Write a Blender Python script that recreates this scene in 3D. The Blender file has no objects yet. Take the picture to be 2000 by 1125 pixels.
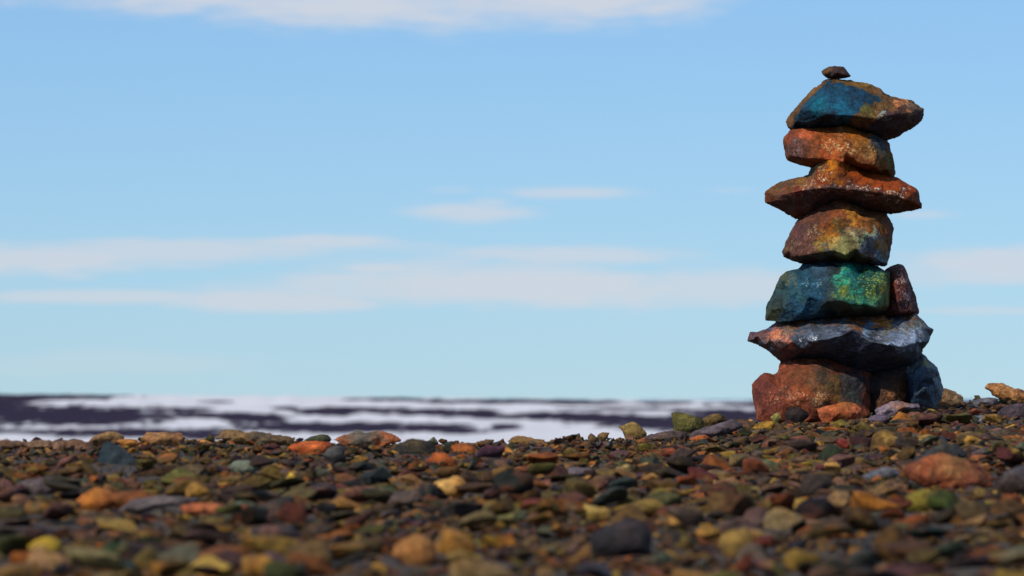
import bpy, bmesh, math, random
import numpy as np
from mathutils import Vector, Matrix
from mathutils.bvhtree import BVHTree
from mathutils.geometry import delaunay_2d_cdt

random.seed(7)
rng = np.random.default_rng(7)
S = bpy.context.scene
COL = S.collection

# ------------------------------------------------------------------ camera
FPX = 11111.0            # focal length in photo pixels (2000 px wide): a 200 mm lens
HORIZON = 778.0          # photo row of the eye level
EYE = 0.60
FOCUS = 17.8
PITCH = math.atan((HORIZON - 562.5) / FPX)
cam_d = bpy.data.cameras.new('camera')
cam = bpy.data.objects.new('camera', cam_d)
COL.objects.link(cam)
cam.location = (0, 0, EYE)
cam.rotation_euler = (math.pi / 2 + PITCH, 0, 0)
cam_d.sensor_width = 36.0
cam_d.lens = 36.0 * FPX / 2000.0
cam_d.clip_start = 0.5
cam_d.clip_end = 400000
cam_d.dof.use_dof = True
cam_d.dof.focus_distance = FOCUS
cam_d.dof.aperture_fstop = 8.8
cam_d.dof.aperture_blades = 9
S.camera = cam

# ------------------------------------------------------------------ sun, sky, exposure
SUN_AZ = math.radians(220)      # clockwise from +Y (the view direction): behind the camera, to the left
SUN_EL = math.radians(43)
sd = bpy.data.lights.new('sun', 'SUN')
sd.energy = 3.6
sd.angle = math.radians(0.53)
sd.color = (1.0, 0.94, 0.85)
sun = bpy.data.objects.new('sun', sd)
COL.objects.link(sun)
sv = Vector((math.sin(SUN_AZ) * math.cos(SUN_EL), math.cos(SUN_AZ) * math.cos(SUN_EL), math.sin(SUN_EL)))
sun.rotation_euler = sv.to_track_quat('Z', 'Y').to_euler()
sun.location = (-20, -20, 40)

SKY_STRENGTH = 0.1
world = bpy.data.worlds.new('World')
S.world = world
world.use_nodes = True
wt = world.node_tree
wt.nodes.clear()


class NT:
    """small helper to wire math nodes"""
    def __init__(self, tree):
        self.t = tree

    def n(self, kind, **kw):
        nd = self.t.nodes.new(kind)
        for k, v in kw.items():
            setattr(nd, k, v)
        return nd

    def put(self, sock, v):
        if isinstance(v, bpy.types.NodeSocket):
            self.t.links.new(v, sock)
        else:
            sock.default_value = v

    def m(self, op, a, b=0.0, c=None):
        nd = self.n('ShaderNodeMath', operation=op)
        self.put(nd.inputs[0], a)
        self.put(nd.inputs[1], b)
        if c is not None:
            self.put(nd.inputs[2], c)
        return nd.outputs[0]

    def mix(self, f, a, b, mode='MIX'):
        nd = self.n('ShaderNodeMix', data_type='RGBA', blend_type=mode)
        self.put(nd.inputs[0], f)
        self.put(nd.inputs[6], a)
        self.put(nd.inputs[7], b)
        return nd.outputs[2]

    def smooth(self, x, lo, hi, a=0.0, b=1.0):
        nd = self.n('ShaderNodeMapRange', interpolation_type='SMOOTHSTEP')
        self.put(nd.inputs[0], x)
        nd.inputs[1].default_value = lo
        nd.inputs[2].default_value = hi
        nd.inputs[3].default_value = a
        nd.inputs[4].default_value = b
        return nd.outputs[0]

    def noise(self, vec, scale, detail=4.0, rough=0.55, lac=2.0):
        nd = self.n('ShaderNodeTexNoise')
        if vec is not None:
            self.put(nd.inputs['Vector'], vec)
        nd.inputs['Scale'].default_value = scale
        nd.inputs['Detail'].default_value = detail
        nd.inputs['Roughness'].default_value = rough
        nd.inputs['Lacunarity'].default_value = lac
        return nd.outputs[0]

    def xyz(self, x, y, z):
        nd = self.n('ShaderNodeCombineXYZ')
        self.put(nd.inputs[0], x)
        self.put(nd.inputs[1], y)
        self.put(nd.inputs[2], z)
        return nd.outputs[0]


w = NT(wt)
sky = w.n('ShaderNodeTexSky', sky_type='NISHITA')
sky.sun_disc = False
sky.sun_elevation = SUN_EL
sky.sun_rotation = SUN_AZ
sky.altitude = 300
sky.air_density = 0.8
sky.dust_density = 0.05
sky.ozone_density = 3.0
tc = w.n('ShaderNodeTexCoord')
sep = w.n('ShaderNodeSeparateXYZ')
wt.links.new(tc.outputs['Generated'], sep.inputs[0])
sx_, sy_, sz_ = sep.outputs
az = w.m('ARCTAN2', sx_, sy_)
el = w.m('ARCSINE', sz_)
# clouds are laid out in azimuth and elevation, in units of 1/1000 rad
ua = w.m('MULTIPLY', az, 1000.0)
va = w.m('MULTIPLY', el, 1000.0)
streak = w.xyz(w.m('MULTIPLY', ua, 0.030), w.m('MULTIPLY', va, 0.16), 3.7)
wisp = w.xyz(w.m('MULTIPLY', ua, 0.11), w.m('MULTIPLY', va, 0.75), 9.1)
n1 = w.m('SUBTRACT', w.noise(streak, 1.0, 5, 0.55), 0.5)
n2 = w.m('SUBTRACT', w.noise(wisp, 1.0, 5, 0.6), 0.5)
clouds = [  # photo px, py, half width, half height, strength
    (330, -34, 330, 52, 1.0), (760, -45, 520, 78, 1.0), (1120, -30, 330, 66, 1.0),
    (80, 506, 330, 31, .85), (330, 490, 300, 24, .75), (620, 472, 150, 10, .8), (350, 520, 120, 8, .5),
    (1010, 560, 500, 40, .9), (560, 590, 210, 20, .85), (1100, 500, 230, 18, .75), (740, 524, 70, 7, .9),
    (1400, 560, 330, 32, .75), (160, 580, 260, 13, .75), (1020, 540, 300, 40, .6),
    (2010, 515, 270, 36, .85), (1790, 540, 120, 18, .5), (920, 414, 135, 15, .75), (955, 400, 45, 14, .5),
    (1130, 377, 140, 11, .7), (1812, 420, 70, 7, .5), (1950, 607, 120, 7, .5), (1420, 372, 60, 4, .3),
    (880, 372, 40, 5, .25), (250, 712, 260, 22, .25), (800, 482, 120, 8, .3)]
acc = None
for (cx, cy, rx, ry, st) in clouds:
    rx, ry = rx * 1.1, ry * 1.25
    a = w.m('MULTIPLY_ADD', ua, FPX / 1000.0 / rx, -(cx - 1000.0) / rx)
    b = w.m('MULTIPLY_ADD', va, FPX / 1000.0 / ry, -(HORIZON - cy) / ry)
    r2 = w.m('MULTIPLY_ADD', b, b, w.m('MULTIPLY', a, a))
    f = w.m('SUBTRACT', 1.0, w.m('SQRT', r2))
    f = w.m('ADD', f, w.m('MULTIPLY_ADD', n1, 1.6, w.m('MULTIPLY', n2, 0.9)))
    f = w.smooth(f, -0.28, 0.60, 0.0, st)
    acc = f if acc is None else w.m('MAXIMUM', acc, f)
# the same kind of streaky cloud goes on all round, outside what the photo shows
gen = w.noise(w.xyz(w.m('MULTIPLY', ua, 0.004), w.m('MULTIPLY', va, 0.022), 1.3), 1.0, 6, 0.55)
gen = w.smooth(gen, 0.50, 0.66, 0.0, 0.85)
side = w.smooth(w.m('ABSOLUTE', ua), 95.0, 150.0)
high = w.smooth(va, 75.0, 120.0)
gen = w.m('MULTIPLY', gen, w.m('MAXIMUM', side, high))
gen = w.m('MULTIPLY', gen, w.smooth(va, 4.0, 30.0))
acc = w.m('MAXIMUM', acc, gen)
# one grade for the whole sky, as the picture was processed: softer contrast, cooler balance
gm = w.n('ShaderNodeGamma')
w.put(gm.inputs[0], w.mix(1.0, sky.outputs[0], (0.1, 0.1, 0.1, 1), 'MULTIPLY'))
gm.inputs[1].default_value = 0.75
sky_c = w.mix(1.0, gm.outputs[0], (0.515 / SKY_STRENGTH, 0.73 / SKY_STRENGTH, 0.98 / SKY_STRENGTH, 1), 'MULTIPLY')
CLOUD = (0.66, 0.68, 0.74)
cl = (CLOUD[0] / SKY_STRENGTH, CLOUD[1] / SKY_STRENGTH, CLOUD[2] / SKY_STRENGTH, 1)
sky_c = w.mix(w.m('MULTIPLY', acc, 0.85), sky_c, cl)
bg = w.n('ShaderNodeBackground')
bg.inputs[1].default_value = SKY_STRENGTH
wt.links.new(sky_c, bg.inputs[0])
wo = w.n('ShaderNodeOutputWorld')
wt.links.new(bg.outputs[0], wo.inputs[0])

S.view_settings.view_transform = 'Standard'
S.view_settings.look = 'None'
S.view_settings.exposure = 0.0
S.view_settings.gamma = 1.0
S.view_settings.use_curve_mapping = False
S.cycles.use_denoising = True

# ------------------------------------------------------------------ numeric helpers
CP, SP = math.cos(PITCH), math.sin(PITCH)


def unproject(px, py, Y):
    """world point at depth Y seen at photo pixel (px, py)"""
    a = (np.asarray(px, float) - 1000.0) / FPX
    b = (562.5 - np.asarray(py, float)) / FPX
    fwd = CP - b * SP
    up = b * CP + SP
    k = Y / fwd
    return np.stack(np.broadcast_arrays(a * k, Y, EYE + up * k), -1)


def project(p):
    p = np.asarray(p, float)
    x, y, z = p[..., 0], p[..., 1], p[..., 2] - EYE
    f = y * CP + z * SP
    u = -y * SP + z * CP
    return 1000.0 + FPX * x / f, 562.5 - FPX * u / f


PERM = np.random.default_rng(3).permutation(256)
PERM = np.concatenate([PERM, PERM, PERM])
GR = np.random.default_rng(4).normal(size=(256, 3))
GR /= np.linalg.norm(GR, axis=1)[:, None]


def perlin(p):
    p = np.asarray(p, float)
    i = np.floor(p).astype(np.int64)
    f = p - i
    i &= 255
    u = f * f * f * (f * (f * 6 - 15) + 10)
    out = 0.0
    for dx in (0, 1):
        for dy in (0, 1):
            for dz in (0, 1):
                h = PERM[PERM[PERM[(i[:, 0] + dx) & 255] + ((i[:, 1] + dy) & 255)] + ((i[:, 2] + dz) & 255)]
                g = GR[h]
                d = g[:, 0] * (f[:, 0] - dx) + g[:, 1] * (f[:, 1] - dy) + g[:, 2] * (f[:, 2] - dz)
                wx = u[:, 0] if dx else 1 - u[:, 0]
                wy = u[:, 1] if dy else 1 - u[:, 1]
                wz = u[:, 2] if dz else 1 - u[:, 2]
                out = out + d * wx * wy * wz
    return out * 1.5


def fbm(p, octaves=4, gain=0.5):
    a, s, out = 1.0, 1.0, 0.0
    for k in range(octaves):
        out = out + a * perlin(p * s + 17.3 * k)
        a *= gain
        s *= 2.03
    return out


def lin(c):
    """display colour 0..255 -> linear"""
    c = np.asarray(c, float) / 255.0
    return np.where(c <= 0.04045, c / 12.92, ((c + 0.055) / 1.055) ** 2.4)


GAIN = 1.15               # display colour of a sunlit face -> base colour


def albedo(c):
    return np.minimum(lin(c) * GAIN, 0.85)


def mesh_from(name, verts, faces, smooth=True):
    """verts (n,3), faces (m,k) with the same k"""
    me = bpy.data.meshes.new(name)
    verts = np.ascontiguousarray(verts, np.float32)
    faces = np.ascontiguousarray(faces, np.int32)
    k = faces.shape[1]
    me.vertices.add(len(verts))
    me.vertices.foreach_set('co', verts.ravel())
    me.loops.add(faces.size)
    me.loops.foreach_set('vertex_index', faces.ravel())
    me.polygons.add(len(faces))
    me.polygons.foreach_set('loop_start', np.arange(0, faces.size, k, dtype=np.int32))
    me.polygons.foreach_set('use_smooth', np.full(len(faces), smooth, bool))
    me.update(calc_edges=True)
    return me


def set_col(me, cols, name='stone_colour'):
    at = me.color_attributes.new(name, 'FLOAT_COLOR', 'POINT')
    c = np.ones((len(me.vertices), 4), np.float32)
    c[:, :3] = cols
    at.data.foreach_set('color', c.ravel())


def link(name, me, mat, **props):
    o = bpy.data.objects.new(name, me)
    if mat:
        me.materials.append(mat)
    for k, v in props.items():
        o[k] = v
    COL.objects.link(o)
    return o


# ------------------------------------------------------------------ materials
def rock_material(name, rough, spec, grain, bump, coarse=38.0):
    m = bpy.data.materials.new(name)
    m.use_nodes = True
    t = NT(m.node_tree)
    b = m.node_tree.nodes['Principled BSDF']
    at = t.n('ShaderNodeAttribute', attribute_name='stone_colour')
    geo = t.n('ShaderNodeNewGeometry')
    pos = geo.outputs['Position']
    big = t.noise(pos, coarse, 5, 0.62)
    fine = t.noise(pos, coarse * 7, 4, 0.7)
    speck = t.noise(pos, coarse * 22, 2, 0.6)
    k = t.m('MULTIPLY', t.smooth(big, 0.28, 0.72, 1.0 - grain, 1.0 + grain),
            t.smooth(fine, 0.25, 0.75, 1.0 - grain * .8, 1.0 + grain * .8))
    kk = t.n('ShaderNodeCombineColor')
    for i in range(3):
        t.put(kk.inputs[i], k)
    c = t.mix(1.0, at.outputs['Color'], kk.outputs[0], 'MULTIPLY')
    # pale mineral specks and dark pits
    c = t.mix(t.smooth(speck, 0.66, 0.74, 0.0, 0.35), c, (0.30, 0.26, 0.21, 1))
    c = t.mix(t.smooth(t.noise(pos, coarse * 11, 3, 0.6), 0.64, 0.70, 0.0, 0.55), c, (0.012, 0.011, 0.012, 1))
    t.put(b.inputs['Base Color'], c)
    t.put(b.inputs['Roughness'], t.smooth(big, 0.3, 0.7, rough - 0.1, rough + 0.12))
    b.inputs['Specular IOR Level'].default_value = spec
    bp = t.n('ShaderNodeBump')
    bp.inputs['Strength'].default_value = bump
    bp.inputs['Distance'].default_value = 0.006
    t.put(bp.inputs['Height'], t.m('MULTIPLY_ADD', big, 1.6, t.m('MULTIPLY', fine, 0.7)))
    m.node_tree.links.new(bp.outputs[0], b.inputs['Normal'])
    return m


M_ROCK = rock_material('weathered_rock', 0.66, 0.22, 0.36, 0.9)
M_SLATE = rock_material('glossy_slate', 0.36, 0.55, 0.32, 0.7)
M_SHINGLE = rock_material('shingle', 0.72, 0.16, 0.50, 0.9, 60.0)

# ------------------------------------------------------------------ ground
CR_PX = [-900, 0, 600, 1000, 1200, 1320, 1450, 1600, 1700, 1800, 1900, 2000, 2900]
CR_PY = [878, 870, 867, 867, 859, 849, 834, 812, 803, 796, 790, 784, 762]
CR_Y = [13.4, 14.0, 14.6, 15.4, 16.6, 17.4, 18.1, 18.5, 18.7, 18.9, 19.0, 19.1, 20.0]
Y_NEAR, Z_NEAR = 7.0, -(1205 - HORIZON) / FPX * 7.0


def ground_z(x, Y):
    """height of the shingle ridge"""
    x = np.asarray(x, float)
    Y = np.asarray(Y, float)
    px = 1000.0 + FPX * x / np.maximum(Y, 5.0)
    px = np.clip(px, -900, 2900)
    yc = np.interp(px, CR_PX, CR_Y)
    zc = -(np.interp(px, CR_PX, CR_PY) - HORIZON) / FPX * yc
    s0 = (zc - Z_NEAR) / (yc - Y_NEAR)
    d = Y - yc
    rise = zc + s0 * d
    L = 1.6
    dd = np.clip(d, 0, None)
    drop = np.where(dd < L, (s0 + 0.10) * dd * dd / (2 * L), (s0 + 0.10) * (dd - L / 2))
    return EYE + np.where(d < 0, rise, zc + s0 * dd - drop)


def ground_hit(px, py):
    """depth at which the ray through a photo pixel meets the ridge"""
    Y = np.linspace(6.5, 20.5, 1400)
    p = unproject(np.full_like(Y, px), np.full_like(Y, py), Y)
    g = ground_z(p[:, 0], Y)
    below = np.nonzero(p[:, 2] <= g)[0]
    if len(below):
        return float(Y[below[0]])
    return float(np.interp(px, CR_PX, CR_Y)) + 0.25


def grid_faces(nr, nc):
    i = np.arange((nr - 1) * nc).reshape(nr - 1, nc)[:, :-1].ravel()
    return np.stack([i, i + 1, i + nc + 1, i + nc], 1)


rows = np.concatenate([np.linspace(-40, 5, 14), np.linspace(5.5, 22, 160), np.geomspace(22.5, 520, 40)])
us = np.linspace(-1, 1, 161)
Yg = np.repeat(rows[:, None], len(us), 1)
Xg = us[None, :] * (6.0 + 0.35 * np.abs(Yg))
Zg = ground_z(Xg, Yg)
nz = fbm(np.stack([Xg.ravel(), Yg.ravel(), 0 * Xg.ravel()], 1) * 1.7, 4).reshape(Xg.shape)
Zg = Zg + nz * 0.03 * np.clip((40 - Yg) / 20, 0, 1) - 0.012
me = mesh_from('ground', np.stack([Xg, Yg, Zg], -1).reshape(-1, 3), grid_faces(*Xg.shape))
mg = bpy.data.materials.new('gravel_soil')
mg.use_nodes = True
t = NT(mg.node_tree)
gb = mg.node_tree.nodes['Principled BSDF']
gp = t.n('ShaderNodeNewGeometry').outputs['Position']
vor = t.n('ShaderNodeTexVoronoi')
t.put(vor.inputs['Vector'], gp)
vor.inputs['Scale'].default_value = 85
cr = t.n('ShaderNodeValToRGB')
e = cr.color_ramp.elements
e[0].color = (0.05, 0.035, 0.025, 1)
e[1].color = (0.05, 0.05, 0.05, 1)
for p_, c_ in ((.25, (.11, .05, .02, 1)), (.5, (.09, .07, .035, 1)), (.75, (.045, .04, .045, 1))):
    k_ = e.new(p_)
    k_.color = c_
sc_ = t.n('ShaderNodeSeparateColor')
t.put(sc_.inputs[0], vor.outputs['Color'])
t.put(cr.inputs[0], sc_.outputs[0])
t.put(gb.inputs['Base Color'], cr.outputs[0])
gb.inputs['Roughness'].default_value = 0.85
bp = t.n('ShaderNodeBump')
bp.inputs['Distance'].default_value = 0.02
t.put(bp.inputs['Height'], t.m('SUBTRACT', 1.0, vor.outputs['Distance']))
mg.node_tree.links.new(bp.outputs[0], gb.inputs['Normal'])
link('ground', me, mg, kind='structure')

# ------------------------------------------------------------------ far tundra with old snow, made-up blue strip beyond
tpx = np.arange(-1600, 3601, 9.0)
t_rows = np.concatenate([[1290, 1150, 1050, 980, 930, 905], np.arange(892, 776, -0.8)])
t_y = np.concatenate([[420, 700, 1200, 2000, 2900, 3300], np.linspace(3600, 9000, len(t_rows) - 6)])
PX, PY = np.meshgrid(tpx, t_rows)
TY = np.repeat(t_y[:, None], len(tpx), 1)
crest = np.interp(tpx, [-1600, 0, 500, 1000, 1500, 2200, 3600], [762, 769, 773, 778, 784, 788, 782])
jag = fbm(np.stack([tpx / 60.0, 0 * tpx, 0 * tpx], 1), 4, 0.7) * 2.2
f = (892 - np.clip(PY, None, 892)) / (892 - t_rows[-1])
PY2 = np.where(PY > 892, PY, 892 + (crest + jag - 892)[None, :] * f)
dark = [  # px, py, half width, half height of bare ground showing through the snow
    (110, 775, 130, 5), (-40, 800, 120, 30), (150, 812, 190, 18), (330, 799, 70, 4), (410, 811, 100, 6), (500, 817, 60, 8),
    (60, 843, 150, 4), (250, 845, 200, 8), (400, 850, 60, 8), (690, 800, 110, 5), (640, 806, 60, 6), (660, 835, 210, 10), (840, 836, 90, 8),
    (900, 843, 50, 4), (985, 834, 28, 6), (860, 806, 110, 7), (960, 812, 60, 5), (1000, 784, 180, 4), (1130, 786, 90, 4),
    (760, 780, 80, 3), (1100, 812, 120, 7), (1200, 818, 120, 7), (1340, 826, 170, 13), (1480, 812, 150, 12), (1230, 799, 110, 3),
    (1400, 803, 90, 4), (1300, 787, 60, 3), (1450, 790, 60, 4), (430, 785, 30, 2), (1700, 810, 160, 12), (2000, 800, 200, 10), (560, 797, 30, 3)]
q = np.stack([PX.ravel() / 45.0, PY2.ravel() / 5.0, 0 * PX.ravel() + 2.2], 1)
wn = fbm(q, 4, 0.6).reshape(PX.shape)
q2 = np.stack([PX.ravel() / 12.0, PY2.ravel() / 3.2, 0 * PX.ravel() + 8.2], 1)
wn2 = fbm(q2, 2, 0.6).reshape(PX.shape)
bare = np.full(PX.shape, -9.0)
for (cx, cy, rx, ry) in dark:
    r = np.sqrt(((PX - cx) / rx) ** 2 + ((PY2 - cy) / ry) ** 2)
    bare = np.maximum(bare, 1 - r)
gen_ = fbm(np.stack([PX.ravel() / 260.0, PY2.ravel() / 15.0, 0 * PX.ravel() + 5], 1), 4).reshape(PX.shape)
outside = np.clip(np.maximum(-60 - PX, PX - 1560) / 80.0, 0, 1)
outside = np.maximum(outside, np.clip((PY2 - 868) / 12.0, 0, 1))
bare = np.maximum(bare, -1 + outside * (1.0 + gen_ * 2.2))
bare = bare + wn * 0.42 + wn2 * 0.30
bare = np.clip((bare + 0.26) / 0.26, 0, 1)
bare = bare * bare * (3 - 2 * bare)
pts = unproject(PX.ravel(), PY2.ravel(), TY.ravel())
back = unproject(tpx, np.full_like(tpx, 812.0), np.full_like(tpx, 9900.0))   # far side of the rise
V = np.concatenate([pts, back])
me = mesh_from('tundra', V, grid_faces(len(t_rows) + 1, len(tpx)))
snowc = np.array([0.70, 0.69, 0.70])
barec = np.array([0.025, 0.013, 0.030])
bb = np.concatenate([bare.ravel(), np.ones(len(tpx))])[:, None]
set_col(me, snowc * (1 - bb) + barec * bb, 'ground_cover')
mt = bpy.data.materials.new('snow_patched_tundra')
mt.use_nodes = True
t = NT(mt.node_tree)
tb = mt.node_tree.nodes['Principled BSDF']
at = t.n('ShaderNodeAttribute', attribute_name='ground_cover')
tp = t.n('ShaderNodeNewGeometry').outputs['Position']
tn = t.smooth(t.noise(tp, 0.012, 5, 0.6), 0.3, 0.7, 0.86, 1.08)
cc = t.n('ShaderNodeCombineColor')
for i in range(3):
    t.put(cc.inputs[i], tn)
t.put(tb.inputs['Base Color'], t.mix(1.0, at.outputs['Color'], cc.outputs[0], 'MULTIPLY'))
tb.inputs['Roughness'].default_value = 0.9
tb.inputs['Specular IOR Level'].default_value = 0.1
link('tundra', me, mt, kind='structure')

fringe_v = np.array([[-120000, 9700, -70], [120000, 9700, -70], [120000, 300000, -70], [-120000, 300000, -70]], float)  # added, made-up water standing in for the blue mirage fringe at the skyline
me = mesh_from('sea', fringe_v, np.array([[0, 1, 2, 3]]), False)
ms = bpy.data.materials.new('fringe_water')
ms.use_nodes = True
sb = ms.node_tree.nodes['Principled BSDF']
sb.inputs['Base Color'].default_value = (0.02, 0.07, 0.14, 1)
sb.inputs['Roughness'].default_value = 0.35
link('sea', me, ms, kind='structure')


# ------------------------------------------------------------------ stones from traced outlines
def zoomed(ox, oy, pts, sc):
    return [(ox + p[0] / sc, oy + p[1] / sc) + tuple(p[2:]) for p in pts]


def weld_stone(outline, front, back, Y0, m):
    """outline [(px,py,dep)], front/back interior points [(px,py,dep)]; dep in px towards the camera, m metres a px"""
    V, F = [], []
    n = len(outline)
    for p in outline:
        V.append(p)
    for pts, flip in ((front, False), (back, True)):
        co = [Vector((p[0], -p[1])) for p in outline] + [Vector((p[0], -p[1])) for p in pts]
        r = delaunay_2d_cdt(co, [], [list(range(n))], 1, 1e-4)
        vc, fc, ov = r[0], r[2], r[3]
        base = len(V)
        V.extend(pts)
        ids = []
        for i, o in enumerate(ov):
            if not o:
                V.append((vc[i].x, -vc[i].y, 0.0))
                ids.append(len(V) - 1)
            else:
                k = o[0]
                ids.append(k if k < n else base + k - n)
        for fa in fc:
            tri = [ids[k] for k in fa]
            F.append(tri[::-1] if flip else tri)
    A = np.array([(p[0], p[1], p[2]) for p in V], float)
    P = unproject(A[:, 0], A[:, 1], Y0 - A[:, 2] * m)
    return P, F


def remesh(P, F, voxel):
    me = bpy.data.meshes.new('tmp')
    me.from_pydata([tuple(p) for p in P], [], F)
    bm = bmesh.new()
    bm.from_mesh(me)
    bmesh.ops.remove_doubles(bm, verts=bm.verts, dist=1e-5)
    bmesh.ops.recalc_face_normals(bm, faces=bm.faces)
    bm.to_mesh(me)
    bm.free()
    o = bpy.data.objects.new('tmp', me)
    COL.objects.link(o)
    md = o.modifiers.new('r', 'REMESH')
    md.mode = 'VOXEL'
    md.voxel_size = voxel
    dg = bpy.context.evaluated_depsgraph_get()
    ev = bpy.data.meshes.new_from_object(o.evaluated_get(dg))
    COL.objects.unlink(o)
    bpy.data.objects.remove(o)
    bpy.data.meshes.remove(me)
    nv = len(ev.vertices)
    co = np.empty(nv * 3, np.float32)
    ev.vertices.foreach_get('co', co)
    lt = np.empty(len(ev.polygons), np.int32)
    ev.polygons.foreach_get('loop_total', lt)
    li = np.empty(len(ev.loops), np.int32)
    ev.loops.foreach_get('vertex_index', li)
    ed = np.empty(len(ev.edges) * 2, np.int32)
    ev.edges.foreach_get('vertices', ed)
    assert (lt == 4).all()
    bpy.data.meshes.remove(ev)
    return co.reshape(-1, 3).astype(float), li.reshape(-1, 4), ed.reshape(-1, 2)


def relax(co, ed, it, lam=0.5):
    n = len(co)
    deg = np.bincount(ed.ravel(), minlength=n)[:, None]
    for _ in range(it):
        s = np.zeros_like(co)
        for k in range(3):
            s[:, k] = np.bincount(ed[:, 0], co[ed[:, 1], k], n) + np.bincount(ed[:, 1], co[ed[:, 0], k], n)
        co = co + lam * (s / np.maximum(deg, 1) - co)
    return co


def normals(co, q):
    n = np.cross(co[q[:, 2]] - co[q[:, 0]], co[q[:, 3]] - co[q[:, 1]])
    out = np.zeros_like(co)
    for k in range(4):
        for c in range(3):
            out[:, c] += np.bincount(q[:, k], n[:, c], len(co))
    return out / np.maximum(np.linalg.norm(out, axis=1), 1e-12)[:, None]


def chip(co, nr, seed, scale, amp, count=400):
    """shallow conchoidal facets: a cellular offset that is linear inside each cell"""
    r = np.random.default_rng(seed)
    lo, hi = co.min(0) - 0.02, co.max(0) + 0.02
    vol = np.prod(hi - lo)
    nseed = int(np.clip(vol / scale ** 3, 12, count))
    c = r.uniform(lo, hi, (nseed, 3))
    g = r.normal(size=(nseed, 3))
    wq = co + np.stack([fbm(co * 14 + s, 2) for s in (1.0, 31.0, 61.0)], 1) * 0.010
    best = np.full(len(co), 1e9)
    idx = np.zeros(len(co), int)
    for k in range(nseed):
        d = ((wq - c[k]) ** 2).sum(1)
        m_ = d < best
        best[m_] = d[m_]
        idx[m_] = k
    off = ((co - c[idx]) * g[idx]).sum(1) / scale
    return co + nr * (np.tanh(off) * amp)[:, None]


def paint(co, base, spots, seed, flecks=(), patches=(), gain=1.0, sat=1.0):
    """mineral staining, plus shade and sheen on a few stones: patches of colour, edges broken up by noise"""
    px, py = project(co)
    qx = px + fbm(co * 40 + seed + 9, 4, 0.65) * 5
    qy = py + fbm(co * 40 + seed + 19, 4, 0.65) * 5
    px = px + fbm(co * 30 + seed, 5, 0.7) * 15
    py = py + fbm(co * 30 + seed + 40, 5, 0.7) * 15
    colr = np.repeat(albedo(base)[None, :], len(co), 0)
    wsum = np.full(len(co), 0.08)
    colr = colr * wsum[:, None]
    for (sx, sy, r, c) in spots:
        ww = np.exp(-(((px - sx) ** 2 + (py - sy) ** 2) / (r * r)) * 2.0)
        colr += ww[:, None] * albedo(c)[None, :]
        wsum += ww
    colr /= wsum[:, None]
    for (poly, sub) in patches:        # a patch with a clear edge, mottled by its own spots
        k_ = inside(qx, qy, poly)
        if not k_.any():
            continue
        cc_ = np.repeat(albedo(sub[0])[None, :], k_.sum(), 0) * 0.08
        ws = np.full(k_.sum(), 0.08)
        for (sx, sy, r, c) in sub[1]:
            ww = np.exp(-(((px[k_] - sx) ** 2 + (py[k_] - sy) ** 2) / (r * r)) * 2.0)
            cc_ += ww[:, None] * albedo(c)[None, :]
            ws += ww
        colr[k_] = cc_ / ws[:, None]
    v = fbm(co * 45 + seed, 3, 0.7) * 0.5 + fbm(co * 150 + seed, 2, 0.7) * 0.7
    colr = colr * np.clip(1 + 0.62 * v, 0.25, 2.1)[:, None]
    for (sx, sy, rx, ry, c, am) in flecks:
        f = fbm(co * 210 + seed * 3, 2, 0.7) + fbm(co * 50 + seed * 5, 2) * 0.6
        ww = np.exp(-(((px - sx) / rx) ** 2 + ((py - sy) / ry) ** 2))
        a = np.clip((f * ww - (0.75 - am)) / 0.14, 0, 1)[:, None] * 0.85
        colr = colr * (1 - a) + albedo(c)[None, :] * a
    lum = (colr @ np.array([0.3, 0.55, 0.15]))[:, None]
    return np.clip(lum + (colr - lum) * sat, 0.002, 0.8) * gain


class Stone:
    pass


def build_stone(outline, front, Y0, back, voxel, seed, smooth=3, rough=1.0, m=None):
    m = m or Y0 / FPX
    outline = [p if len(p) > 2 else (p[0], p[1], 0.0) for p in outline]
    xs = [p[0] for p in outline]
    ys = [p[1] for p in outline]
    cx, cy = sum(xs) / len(xs), sum(ys) / len(ys)
    bk = []
    for kk, sc in ((0.55, 0.80), (0.85, 0.45)):
        for p in outline[::2]:
            bk.append((cx + (p[0] - cx) * sc, cy + (p[1] - cy) * sc, -back * kk))
    bk.append((cx, cy, -back))
    # keep only points strictly inside the outline
    bk = [b for b in bk if inside(np.array([b[0]]), np.array([b[1]]), outline)[0]]
    P, F = weld_stone(outline, front, bk, Y0, m)
    co, qd, ed = remesh(P, F, voxel)
    co = relax(co, ed, smooth)
    nr = normals(co, qd)
    s = Stone()
    size = max(max(xs) - min(xs), max(ys) - min(ys)) * m
    co = chip(co, nr, seed, 0.055 * min(1.0, size / 0.3), 0.0042 * rough * min(1.0, size / 0.3))
    co = relax(co, ed, 1)
    nr = normals(co, qd)
    d = fbm(co * 26 + seed, 4, 0.55) * 0.0034 + fbm(co * 110 + seed, 3, 0.7) * 0.0016 + (np.abs(fbm(co * 60 + seed, 3, 0.6)) - 0.2) * -0.0016
    co = co + nr * (d * rough * min(1.0, size / 0.25))[:, None]
    s.co, s.q, s.ed = co, qd, ed
    return s


def inside(px, py, poly):
    c = np.zeros(px.shape, bool)
    n = len(poly)
    for i in range(n):
        x0, y0 = poly[i][0], poly[i][1]
        x1, y1 = poly[(i + 1) % n][0], poly[(i + 1) % n][1]
        if y0 == y1:
            continue
        k = ((y0 > py) != (y1 > py)) & (px < (x1 - x0) * (py - y0) / (y1 - y0) + x0)
        c ^= k
    return c


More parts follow.
